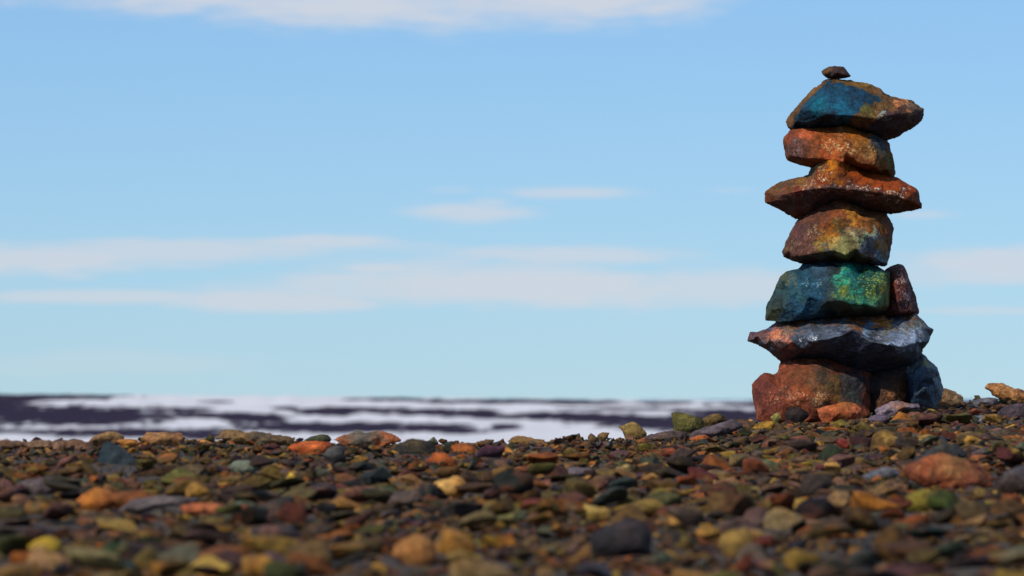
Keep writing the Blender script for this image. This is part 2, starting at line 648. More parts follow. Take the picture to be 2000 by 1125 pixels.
def push_out(lower, upper, gap=0.0012):
    """let two stones rest on each other without running through one another"""
    bv = BVHTree.FromPolygons([Vector(v) for v in upper.co], [tuple(int(k) for k in f) for f in upper.q])
    lo, hi = upper.co.min(0) - 0.002, upper.co.max(0) + 0.002
    cand = np.nonzero(((lower.co > lo) & (lower.co < hi)).all(1))[0]
    for i in cand:
        p = Vector(lower.co[i])
        loc, nor, idx, dist = bv.find_nearest(p)
        if loc is not None and (p - loc).dot(nor) < gap:
            if (p - loc).dot(nor) < 0 or dist < gap:
                lower.co[i] = loc + nor * gap


ZS = 1990 / 460.0
Z1 = lambda pts: zoomed(1420, 100, pts, ZS)
Z2 = lambda pts: zoomed(1420, 300, pts, ZS)
Z3 = lambda pts: zoomed(1420, 490, pts, ZS)
Z4 = lambda pts: zoomed(1420, 600, pts, ZS)
Y_CAIRN = 18.0


def zspots(ox, oy, L):
    return [(ox + a / ZS, oy + b / ZS, r / ZS, c) for (a, b, r, c) in L]


def zflecks(ox, oy, L):
    return [(ox + a / ZS, oy + b / ZS, rx / ZS, ry / ZS, c, am) for (a, b, rx, ry, c, am) in L]


cairn = []


def reach_up(outline, uppers, by):
    """let the top of a stone reach up into the hollow under the stones it carries"""
    out = []
    for p in outline:
        q_ = (p[0], p[1] - by)
        hit = any(inside(np.array([q_[0]]), np.array([q_[1]]), u.outline)[0] for u in uppers)
        out.append((p[0], p[1] - by) + tuple(p[2:]) if hit else p)
    return out


def cairn_stone(label, outline, front, back, base, spots, flecks=(), mat=None, seed=1, reach=5, patches=(), dy=0.0, rough=0.55, smooth=1, name='cairn_stone'):
    s = build_stone(reach_up(outline, cairn[-3:], reach), front, Y_CAIRN + dy, back, 0.0029, seed, smooth, rough)
    s.outline = outline
    s.label, s.mat, s.name = label, mat or M_ROCK, name
    s.paint = (base, spots, seed, flecks, patches)
    cairn.append(s)
    return s


BLUE, TEAL, NAVY = (26, 70, 92), (30, 105, 112), (22, 36, 52)
BROWN, RUST, ORANGE = (92, 66, 38), (128, 58, 30), (168, 88, 40)
PURP, GOLD, OLIVE = (78, 50, 48), (172, 128, 58), (92, 92, 46)

# 1 small cap stone
s_cap = cairn_stone('small dark brown stone perched on the very top of the cairn',
    Z1([(793, 170), (815, 150), (860, 128), (905, 122), (985, 130), (1005, 148), (1020, 172), (1047, 205), (1045, 218), (1000, 229), (960, 236), (850, 234), (825, 215), (800, 190)]),
    Z1([(870, 150, 10), (950, 150, 10), (850, 188, 24), (930, 178, 26), (1000, 200, 22), (880, 220, 14), (980, 220, 12)]), 18,
    (62, 44, 34), zspots(1420, 100, [(860, 160, 60, (96, 70, 46)), (960, 150, 50, (70, 48, 40)), (950, 215, 60, (50, 36, 34))]), seed=11)

# 2 head stone
s_head = cairn_stone('wide dark blue stone with brown rim and pointed right end, just under the cap stone',
    Z1([(845, 240), (905, 235), (1000, 239), (1100, 252), (1220, 277), (1290, 312), (1330, 350), (1400, 385), (1550, 410), (1620, 450), (1670, 485), (1686, 515), (1660, 570), (1600, 630), (1550, 665), (1480, 697), (1470, 714), (1420, 735), (1350, 752), (1300, 735), (1200, 700), (1100, 672), (1000, 650), (900, 655), (750, 662), (600, 660), (550, 670), (513, 682), (506, 640), (495, 600), (500, 570), (530, 530), (590, 460), (650, 390), (690, 345), (750, 305), (810, 257)]),
    Z1([(845, 262, 26), (905, 268, 34), (1060, 300, 40), (1160, 335, 42), (1330, 410, 36), (1240, 300, 4), (1120, 275, 10), (740, 380, 34), (640, 480, 44), (575, 600, 40), (560, 640, 30), (620, 492, 62), (700, 487, 74), (850, 528, 84), (960, 540, 86), (1090, 545, 88), (1250, 566, 82), (1400, 535, 70), (1550, 515, 44), (1150, 450, 66), (950, 420, 66), (1280, 470, 60), (1450, 440, 46), (700, 600, 58), (900, 610, 56), (1080, 615, 58), (1250, 660, 48), (1420, 650, 40), (1550, 590, 32), (860, 340, 50)]), 95,
    BROWN, zspots(1420, 100, [(560, 500, 60, (104, 74, 44)), (720, 340, 50, (116, 84, 48)), (520, 600, 60, (104, 72, 42)), (1000, 250, 50, (110, 80, 40)), (1150, 285, 45, (122, 90, 42)), (1270, 350, 40, (112, 80, 50)),
        (1180, 500, 45, OLIVE), (1160, 460, 25, (80, 120, 100)), (1300, 490, 60, (108, 80, 44)), (1250, 540, 40, (140, 92, 46)), (1470, 450, 45, (188, 118, 76)), (1580, 460, 50, (112, 92, 76)), (1340, 540, 18, (130, 170, 170)), (1400, 620, 110, (70, 48, 50)), (1600, 560, 60, (72, 52, 54)), (1250, 650, 90, (48, 40, 52)), (900, 620, 120, (26, 36, 46)), (640, 600, 60, (24, 46, 62))]),  # darkest lower spots hold the overhang's shade in the colour
    zflecks(1420, 100, [(1300, 530, 70, 30, (170, 190, 180), .62), (1480, 460, 90, 30, (214, 160, 120), .58)]),
    patches=[(Z1([(845, 248), (905, 262), (1060, 295), (1160, 332), (1330, 412), (1230, 440), (1140, 460), (1085, 545), (1000, 620), (800, 650), (550, 650), (575, 590), (620, 485), (740, 365)]),
              ((24, 66, 88), zspots(1420, 100, [(900, 380, 90, (24, 68, 90)), (780, 460, 70, (24, 92, 108)), (980, 480, 80, (28, 88, 110)), (880, 290, 60, (24, 46, 62)), (1080, 360, 90, (24, 56, 78)), (1250, 415, 50, (30, 52, 62)), (640, 580, 70, (24, 46, 60)), (850, 600, 90, (22, 32, 42))])))],  # low spots darker than the face: underside shade put into the blue
    seed=23, reach=2)

# 3 orange block
s_ob = cairn_stone('rounded orange-brown block stone with dark left face, third from the top of the cairn',
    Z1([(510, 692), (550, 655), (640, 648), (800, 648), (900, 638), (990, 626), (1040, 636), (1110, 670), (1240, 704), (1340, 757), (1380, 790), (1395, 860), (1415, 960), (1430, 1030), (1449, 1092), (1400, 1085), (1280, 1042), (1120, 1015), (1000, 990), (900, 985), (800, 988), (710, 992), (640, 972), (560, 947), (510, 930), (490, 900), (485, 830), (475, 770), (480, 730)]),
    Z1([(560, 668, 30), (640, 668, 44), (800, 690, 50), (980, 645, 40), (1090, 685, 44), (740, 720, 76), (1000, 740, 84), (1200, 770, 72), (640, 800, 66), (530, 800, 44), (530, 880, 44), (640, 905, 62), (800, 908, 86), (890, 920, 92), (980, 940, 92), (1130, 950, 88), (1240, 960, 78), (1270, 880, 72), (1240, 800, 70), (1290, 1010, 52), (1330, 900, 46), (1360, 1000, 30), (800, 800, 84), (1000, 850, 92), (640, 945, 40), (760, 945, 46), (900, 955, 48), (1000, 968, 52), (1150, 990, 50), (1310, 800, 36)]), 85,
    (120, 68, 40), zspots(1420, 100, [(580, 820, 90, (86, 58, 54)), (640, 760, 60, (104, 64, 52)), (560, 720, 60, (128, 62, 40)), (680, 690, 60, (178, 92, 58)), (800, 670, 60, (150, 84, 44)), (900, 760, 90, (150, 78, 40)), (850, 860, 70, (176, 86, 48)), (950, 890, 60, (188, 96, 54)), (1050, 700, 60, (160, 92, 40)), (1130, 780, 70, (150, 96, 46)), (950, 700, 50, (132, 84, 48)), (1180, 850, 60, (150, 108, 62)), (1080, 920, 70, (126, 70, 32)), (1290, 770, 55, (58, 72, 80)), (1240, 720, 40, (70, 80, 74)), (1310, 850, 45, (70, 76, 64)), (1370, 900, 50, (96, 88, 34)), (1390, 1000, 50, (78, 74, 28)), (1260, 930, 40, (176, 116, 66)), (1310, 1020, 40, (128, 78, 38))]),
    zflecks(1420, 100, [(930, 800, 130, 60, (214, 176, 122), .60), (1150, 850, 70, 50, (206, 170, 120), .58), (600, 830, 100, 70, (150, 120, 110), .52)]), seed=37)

# 4 hat slab
s_hat = cairn_stone('broad rust-orange hat-shaped slab with pale flecks and pointed left tip, upper cairn',
    Z2([(258, 370), (270, 350), (320, 310), (380, 275), (440, 240), (520, 215), (630, 198), (690, 175), (720, 130), (780, 90, 50), (840, 65, 84), (900, 58, 96), (960, 72, 90), (1050, 115, 50), (1160, 150), (1300, 185), (1440, 225), (1510, 240), (1560, 265), (1610, 295), (1625, 330), (1632, 405), (1650, 420), (1666, 450), (1650, 470), (1580, 480), (1480, 495), (1380, 517), (1330, 510), (1200, 480), (1100, 452), (1000, 425), (900, 430), (780, 480), (680, 535), (600, 560), (575, 558), (540, 540), (480, 490), (400, 450), (330, 415), (290, 412), (262, 392)]),
    Z2([(400, 300, 20), (520, 250, 34), (640, 225, 44), (720, 200, 52), (760, 130, 60), (860, 95, 92), (940, 110, 100), (930, 180, 106), (760, 230, 86), (840, 230, 104), (1000, 190, 94), (1150, 210, 74), (1300, 240, 66), (1450, 280, 56), (1570, 330, 40), (400, 345, 36), (480, 345, 56), (600, 315, 72), (720, 298, 92), (850, 292, 104), (1000, 296, 104), (1150, 312, 100), (1300, 330, 90), (1400, 348, 76), (1500, 385, 62), (1600, 420, 34), (420, 395, 36), (560, 400, 50), (700, 370, 62), (850, 350, 66), (1000, 350, 66), (1150, 390, 66), (1300, 420, 60), (1450, 440, 48), (560, 470, 34), (700, 450, 34), (850, 405, 30), (1050, 405, 30), (1200, 450, 34), (1400, 480, 28)]), 90,
    (112, 56, 26), zspots(1420, 300, [(480, 240, 60, (78, 74, 56)), (380, 310, 50, (112, 78, 44)), (620, 230, 50, (130, 96, 52)), (700, 170, 35, (96, 96, 70)), (760, 110, 35, (160, 140, 100)), (880, 90, 45, (188, 116, 44)), (980, 110, 45, (150, 78, 32)), (830, 190, 60, (122, 54, 22)), (920, 200, 50, (150, 88, 34)), (1020, 180, 60, (126, 60, 26)), (1130, 190, 70, (150, 68, 30)), (1280, 210, 70, (172, 76, 36)), (1180, 260, 70, (128, 62, 24)), (1400, 270, 70, (160, 74, 34)), (1530, 310, 70, (142, 64, 26)), (1560, 400, 50, (110, 52, 22)), (620, 300, 55, (110, 44, 30)), (720, 260, 40, (134, 78, 40)), (300, 360, 40, (100, 56, 30)), (520, 300, 50, (120, 66, 36)),
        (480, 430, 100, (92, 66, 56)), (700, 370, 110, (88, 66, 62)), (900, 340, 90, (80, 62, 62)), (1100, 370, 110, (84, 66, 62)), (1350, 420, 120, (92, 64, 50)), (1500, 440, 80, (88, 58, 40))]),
    zflecks(1420, 300, [(840, 190, 60, 25, (230, 190, 150), .60), (760, 270, 170, 30, (224, 178, 150), .56), (1210, 305, 90, 24, (232, 204, 180), .70), (1040, 295, 120, 22, (224, 190, 160), .60), (1400, 345, 110, 26, (226, 190, 160), .58), (690, 335, 60, 16, (214, 160, 130), .6), (1490, 340, 40, 30, (226, 200, 180), .6)]), seed=41)

# 5 ridged rock
s_mid = cairn_stone('pyramid-shaped brown rock with golden band and pale green ridge, middle of the cairn',
    Z2([(935, 372), (985, 384), (1080, 432), (1180, 482), (1340, 517), (1390, 570), (1414, 630), (1400, 680), (1385, 780), (1372, 880), (1352, 935), (1335, 952), (1290, 947), (1150, 930), (1050, 918), (900, 915), (760, 930), (640, 934), (560, 912), (530, 892), (470, 882), (447, 850), (460, 830), (490, 790), (495, 740), (540, 650), (590, 578), (640, 540), (740, 472), (860, 412)]),
    Z2([(930, 400, 40), (980, 420, 56), (860, 450, 52), (1080, 470, 60), (760, 520, 50), (650, 600, 44), (560, 720, 36), (520, 820, 34), (640, 720, 62), (750, 640, 74), (860, 560, 82), (980, 540, 92), (1080, 560, 96), (930, 650, 84), (990, 640, 88), (1040, 650, 98), (1120, 660, 104), (1200, 700, 100), (960, 730, 90), (1040, 760, 98), (1250, 720, 90), (1300, 600, 56), (1350, 700, 46), (1200, 560, 74), (690, 850, 74), (560, 872, 48), (800, 830, 92), (900, 820, 96), (1000, 860, 100), (1100, 800, 100), (1180, 780, 92), (1150, 868, 94), (1260, 890, 72), (1330, 930, 36), (1300, 800, 70), (740, 780, 84), (620, 900, 40), (800, 895, 58), (1000, 895, 60), (1150, 905, 56)]), 80,
    (96, 62, 46), zspots(1420, 300, [(640, 650, 90, (88, 58, 54)), (560, 800, 90, (84, 52, 46)), (760, 560, 80, (100, 62, 46)), (700, 760, 70, (106, 70, 56)), (870, 570, 70, (122, 62, 32)), (960, 480, 60, (116, 64, 36)), (930, 400, 45, (86, 62, 52)), (1060, 520, 50, (176, 118, 52)), (1130, 580, 45, (160, 94, 44)), (880, 640, 60, (156, 96, 40)), (830, 700, 50, (178, 124, 52)), (760, 790, 50, (132, 114, 52)), (950, 600, 40, (130, 104, 54)), (985, 680, 50, (64, 66, 44)), (1050, 680, 40, (150, 124, 84)), (1110, 640, 35, (110, 100, 84)), (1160, 660, 45, (164, 176, 130)), (1120, 720, 40, (176, 176, 132)), (1200, 700, 40, (150, 168, 138)), (980, 800, 70, (136, 132, 84)), (880, 760, 45, (176, 146, 84)), (860, 830, 55, (82, 88, 84)), (1190, 800, 55, (82, 96, 112)), (1290, 880, 55, (120, 144, 158)), (1260, 740, 50, (112, 112, 116)), (1310, 770, 45, (160, 124, 72)), (1240, 560, 70, (118, 78, 40)), (1320, 650, 70, (130, 74, 30)), (1200, 620, 40, (150, 82, 38)), (1060, 850, 55, (112, 112, 70)), (700, 890, 80, (80, 60, 50)), (1350, 850, 40, (120, 112, 84))]),
    zflecks(1420, 300, [(740, 640, 40, 40, (190, 170, 120), .58), (520, 790, 60, 60, (130, 124, 70), .56), (640, 780, 90, 80, (150, 110, 100), .50), (1190, 790, 50, 60, (30, 38, 60), .62), (1160, 700, 60, 60, (60, 60, 50), .56)]), seed=53)

# 6 blue green block and the red-brown stone beside it
s_bg = cairn_stone('blue-green block stone with bright teal mottled right half, lower middle of the cairn',
    Z3([(640, 132), (690, 112), (760, 102), (920, 102), (1050, 98), (1150, 122), (1280, 152), (1340, 167), (1384, 172, 10), (1390, 260, 10), (1386, 350, 10), (1374, 480, 10), (1330, 520), (1280, 545), (1200, 560), (1050, 562), (900, 562), (720, 575, 40), (560, 592, 50), (440, 610, 40), (322, 590, 20), (317, 550), (325, 480), (345, 430), (370, 390), (400, 320), (420, 270), (450, 215), (510, 175), (560, 160), (600, 147)]),
    Z3([(720, 130, 50), (880, 125, 66), (1020, 120, 66), (1200, 160, 66), (1330, 200, 64), (560, 185, 40), (470, 250, 40), (700, 230, 76), (860, 260, 96), (925, 260, 108), (1100, 260, 104), (1250, 280, 96), (1350, 300, 74), (420, 400, 44), (370, 500, 40), (560, 350, 68), (700, 380, 82), (845, 425, 98), (930, 415, 110), (980, 425, 112), (1060, 450, 112), (1180, 458, 108), (1260, 478, 100), (1350, 460, 72), (500, 480, 64), (450, 560, 46), (620, 530, 70), (800, 470, 84), (950, 490, 72), (1100, 510, 68), (1230, 515, 58), (750, 540, 58), (950, 545, 46), (1320, 490, 46)]), 85,
    (40, 62, 66), zspots(1420, 490, [(620, 300, 150, (34, 74, 92)), (720, 430, 110, (38, 72, 94)), (500, 300, 80, (46, 72, 70)), (500, 230, 60, (78, 88, 60)), (420, 420, 80, (44, 60, 58)), (380, 540, 80, (62, 66, 42)), (450, 470, 40, (34, 40, 28)), (620, 360, 60, (60, 96, 90)), (800, 180, 90, (50, 72, 88)), (880, 160, 50, (36, 44, 42)), (880, 330, 50, (52, 66, 64)), (600, 520, 90, (40, 78, 102)), (480, 560, 50, (44, 74, 90)),
        (1010, 150, 50, (30, 140, 124)), (980, 260, 60, (54, 146, 120)), (1100, 250, 70, (34, 112, 112)), (960, 350, 50, (130, 150, 70)), (1080, 370, 60, (60, 150, 118)), (1200, 230, 80, (36, 92, 76)), (1180, 330, 60, (40, 92, 70)), (1250, 390, 60, (90, 130, 84)), (1320, 250, 50, (120, 118, 64)), (1360, 350, 45, (140, 122, 70)), (1330, 440, 50, (140, 120, 62)), (1100, 430, 50, (70, 140, 104)), (1340, 190, 40, (60, 70, 50)), (1000, 470, 100, (72, 68, 48)), (1200, 500, 90, (66, 58, 44)), (850, 450, 60, (56, 64, 60))]),
    zflecks(1420, 490, [(1000, 250, 70, 140, (196, 206, 104), .56), (1080, 300, 160, 150, (110, 214, 176), .58), (1130, 300, 190, 150, (14, 34, 34), .68), (1250, 280, 120, 140, (170, 186, 90), .54), (900, 170, 50, 80, (20, 26, 24), .68), (450, 470, 50, 60, (24, 26, 16), .66), (700, 290, 130, 20, (130, 170, 180), .62), (500, 250, 110, 90, (130, 112, 50), .52)]), seed=67, reach=7, patches=[(Z3([(985, 100), (1060, 98), (1160, 122), (1345, 165), (1340, 470), (1260, 480), (1180, 462), (1060, 455), (990, 425), (935, 410), (925, 300), (960, 220)]),
        ((36, 92, 82), zspots(1420, 490, [(1010, 150, 45, (30, 140, 124)), (975, 260, 45, (64, 150, 112)), (1100, 240, 60, (30, 104, 108)), (960, 350, 40, (140, 152, 66)), (1070, 330, 45, (60, 150, 118)), (1060, 400, 40, (110, 156, 90)), (1200, 200, 60, (28, 74, 62)), (1180, 320, 50, (34, 76, 56)), (1250, 390, 50, (96, 134, 84)), (1300, 230, 45, (64, 92, 60)), (1320, 330, 40, (132, 124, 68)), (1130, 440, 45, (60, 130, 100)), (1310, 440, 40, (120, 124, 74))])))])
s_rb = cairn_stone('dark red-brown stone with white flecks, wedged upright against the blue-green block',
    Z3([(1300, 200), (1330, 165), (1380, 132), (1440, 106), (1490, 121), (1520, 170), (1545, 250), (1570, 320), (1600, 380), (1605, 430), (1629, 510), (1620, 535), (1560, 552), (1480, 572), (1330, 582), (1260, 575), (1270, 400)]),
    Z3([(1400, 170, 40), (1470, 160, 36), (1430, 280, 60), (1510, 280, 44), (1440, 420, 70), (1540, 420, 46), (1470, 520, 62), (1560, 510, 40), (1350, 300, 40), (1340, 500, 40)]), 60,
    (86, 44, 34), zspots(1420, 490, [(1480, 200, 80, (98, 50, 36)), (1500, 350, 80, (94, 46, 34)), (1400, 500, 90, (84, 50, 50)), (1570, 480, 70, (92, 44, 30)), (1430, 140, 40, (80, 62, 54))]),
    zflecks(1420, 490, [(1480, 240, 70, 110, (204, 176, 166), .62), (1500, 390, 60, 60, (196, 176, 176), .64), (1560, 480, 60, 70, (190, 140, 124), .54)]), seed=71, dy=0.035)

# 7 wing slab
s_wing = cairn_stone('widest slab of the cairn, glossy grey-blue with a long pointed left wing',
    Z3([(100, 706), (120, 688), (200, 680), (240, 687), (330, 665), (420, 625), (480, 607), (560, 594), (700, 576), (900, 570), (1100, 576), (1330, 588), (1480, 582), (1560, 562), (1600, 551), (1640, 566), (1690, 620), (1758, 668), (1720, 730), (1690, 780), (1650, 850), (1630, 885), (1600, 930), (1560, 966), (1500, 985), (1400, 1008), (1250, 1030), (1150, 1026), (1050, 1002), (950, 965), (870, 930), (760, 915), (640, 918), (560, 935), (500, 947), (480, 944), (430, 916), (400, 890), (340, 842), (300, 825), (250, 790), (170, 765), (120, 730)]),
    Z3([(250, 715, 20), (370, 700, 34), (520, 640, 44), (700, 610, 50), (950, 605, 54), (1000, 595, 50), (1200, 605, 46), (1400, 610, 44), (1560, 600, 30), (220, 745, 24), (370, 758, 46), (550, 769, 76), (700, 764, 92), (850, 744, 104), (960, 715, 112), (1060, 665, 112), (600, 690, 62), (760, 680, 70), (900, 660, 84), (1150, 728, 106), (1230, 768, 112), (1350, 788, 116), (1470, 812, 112), (1150, 660, 74), (1300, 650, 64), (1230, 700, 78), (1300, 690, 76), (1380, 740, 92), (1450, 680, 64), (1500, 740, 86), (1600, 770, 84), (1680, 770, 50), (1600, 680, 50), (1660, 650, 30), (320, 790, 28), (450, 840, 50), (650, 830, 66), (850, 840, 74), (1000, 800, 84), (1100, 860, 78), (1250, 880, 82), (1400, 900, 78), (1480, 900, 82), (1560, 930, 40), (1600, 850, 60), (560, 890, 32), (750, 880, 38), (950, 910, 44), (1150, 960, 44), (1350, 960, 46)]), 100,
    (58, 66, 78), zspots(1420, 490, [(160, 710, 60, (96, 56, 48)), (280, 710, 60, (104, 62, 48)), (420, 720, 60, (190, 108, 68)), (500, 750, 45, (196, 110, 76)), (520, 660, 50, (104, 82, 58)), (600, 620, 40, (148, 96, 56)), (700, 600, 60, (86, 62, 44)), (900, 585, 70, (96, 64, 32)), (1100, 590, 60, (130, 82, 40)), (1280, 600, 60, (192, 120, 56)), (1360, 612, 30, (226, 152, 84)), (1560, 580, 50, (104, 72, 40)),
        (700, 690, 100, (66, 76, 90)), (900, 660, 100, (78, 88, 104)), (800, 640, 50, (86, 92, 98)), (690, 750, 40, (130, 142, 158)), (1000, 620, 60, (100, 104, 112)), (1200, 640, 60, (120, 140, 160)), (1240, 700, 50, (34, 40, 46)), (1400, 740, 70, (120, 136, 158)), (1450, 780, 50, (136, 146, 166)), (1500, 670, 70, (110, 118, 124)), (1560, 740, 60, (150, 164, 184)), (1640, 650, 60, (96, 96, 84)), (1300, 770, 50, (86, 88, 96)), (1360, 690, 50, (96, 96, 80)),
        (450, 830, 100, (70, 52, 48)), (700, 830, 130, (44, 50, 62)), (1000, 850, 150, (34, 42, 56)), (1300, 900, 160, (38, 44, 58)), (1520, 880, 80, (64, 74, 80)), (1600, 820, 50, (60, 70, 80))]),  # lower face darker: shade under the ridge put into the colour
    zflecks(1420, 490, [(690, 748, 60, 16, (224, 234, 246), .66), (440, 730, 90, 40, (226, 150, 110), .58), (1400, 780, 110, 24, (206, 214, 226), .54)]), mat=M_SLATE, seed=83, reach=8)  # pale flecks along the ridge are sheen painted into the colour

# 8-10 base stones
s_b1 = cairn_stone('large rust-red base stone at the left foot of the cairn',
    Z4([(205, 650), (240, 615), (285, 570), (310, 548), (360, 552), (400, 562), (425, 550), (432, 515), (455, 497), (500, 478), (620, 460), (850, 470), (960, 520), (1100, 552), (1190, 570), (1212, 610), (1212, 720), (1210, 850, 20), (1212, 930, 40), (800, 990, 66), (600, 1000, 70), (400, 1000, 60), (245, 960, 40), (240, 850, 15), (220, 790), (212, 720)]),
    Z4([(330, 600, 40), (450, 560, 50), (600, 520, 52), (800, 520, 56), (940, 570, 52), (1100, 600, 44), (290, 720, 56), (450, 700, 78), (620, 640, 80), (800, 640, 76), (950, 660, 62), (1100, 680, 48), (1180, 720, 34), (300, 850, 60), (480, 800, 84), (650, 760, 92), (820, 780, 84), (960, 800, 66), (1120, 820, 50), (450, 950, 76), (700, 950, 86), (1000, 930, 60)]), 85,
    (124, 66, 46), zspots(1420, 600, [(300, 640, 80, (98, 49, 38)), (350, 780, 110, (105, 54, 44)), (500, 620, 90, (117, 63, 40)), (600, 560, 60, (112, 68, 44)), (640, 720, 80, (140, 75, 45)), (560, 790, 70, (132, 70, 47)), (780, 770, 70, (132, 86, 54)), (800, 560, 80, (61, 54, 42)), (700, 660, 60, (103, 72, 44)), (850, 660, 60, (88, 73, 44)), (920, 760, 40, (133, 93, 40)), (910, 640, 45, (98, 77, 40)), (1040, 740, 100, (40, 56, 52)), (1100, 620, 90, (36, 49, 56)), (1000, 600, 60, (49, 52, 49)), (480, 730, 50, (98, 65, 52))]),  # dark top and teal right half: own colour plus the wing slab's painted shadow
    zflecks(1420, 600, [(520, 760, 150, 60, (206, 150, 120), .58), (780, 770, 70, 60, (210, 170, 130), .58), (380, 770, 60, 50, (200, 120, 80), .56), (1040, 640, 90, 60, (20, 26, 24), .6), (300, 860, 60, 60, (170, 110, 80), .54)]), seed=97, reach=15)
s_b2 = cairn_stone('dark brown base stone in shade between the rust-red and the dark blue base stones',
    Z4([(1185, 590), (1300, 566), (1420, 556), (1540, 540), (1585, 620), (1592, 790), (1560, 860, 40), (1400, 920, 45), (1165, 930, 40), (1180, 830, 10), (1180, 700)]),
    Z4([(1300, 600, 50), (1450, 600, 52), (1300, 660, 60), (1450, 655, 60), (1300, 700, 66), (1450, 700, 66), (1530, 720, 40), (1300, 850, 62), (1480, 820, 52), (1530, 620, 36)]), 70,
    (84, 58, 42), zspots(1420, 600, [(1350, 620, 90, (80, 58, 46)), (1380, 740, 100, (96, 60, 36)), (1480, 720, 60, (88, 58, 36)), (1300, 650, 50, (58, 48, 54)), (1250, 760, 50, (60, 46, 44))]),
    zflecks(1420, 600, [(1400, 740, 130, 80, (150, 104, 70), .54)]), seed=101, dy=0.07, reach=11)
s_b3 = cairn_stone('angular dark blue base stone at the right foot of the cairn',
    Z4([(1500, 560), (1540, 520), (1600, 480), (1640, 412), (1685, 410), (1700, 440), (1780, 510), (1800, 580), (1815, 640), (1827, 680), (1815, 780, 15), (1760, 860, 40), (1560, 860, 45), (1510, 780), (1500, 650)]),
    Z4([(1600, 500, 30), (1660, 450, 26), (1720, 490, 28), (1620, 530, 66), (1700, 525, 62), (1770, 530, 40), (1640, 620, 72), (1560, 600, 54), (1730, 600, 56), (1670, 680, 70), (1580, 760, 52), (1760, 660, 40), (1720, 780, 50), (1660, 650, 58)]), 60,
    (30, 46, 62), zspots(1420, 600, [(1640, 440, 50, (110, 112, 92)), (1690, 480, 30, (130, 124, 50)), (1580, 510, 50, (70, 98, 108)), (1620, 590, 60, (30, 54, 74)), (1720, 580, 60, (34, 56, 74)), (1700, 680, 60, (38, 56, 70)), (1580, 660, 50, (46, 70, 88)), (1580, 580, 20, (96, 120, 132)), (1780, 640, 50, (26, 36, 50))]),
    (), seed=103, dy=0.03, mat=M_SLATE, reach=9)

for lower, upper in ((s_head, s_cap), (s_ob, s_head), (s_ob, s_hat), (s_mid, s_hat), (s_bg, s_mid), (s_rb, s_mid), (s_rb, s_bg), (s_wing, s_bg),
                     (s_wing, s_rb), (s_b1, s_wing), (s_b2, s_wing), (s_b3, s_wing), (s_b2, s_b1), (s_b3, s_b2), (s_b3, s_b1)):
    push_out(lower, upper)
cairn_bvh = []
for s in cairn:
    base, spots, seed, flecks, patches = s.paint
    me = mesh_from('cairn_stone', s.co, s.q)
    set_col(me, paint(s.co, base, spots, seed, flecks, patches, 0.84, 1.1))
    link(s.name, me, s.mat, label=s.label, category='stone', group='stones stacked in the cairn')

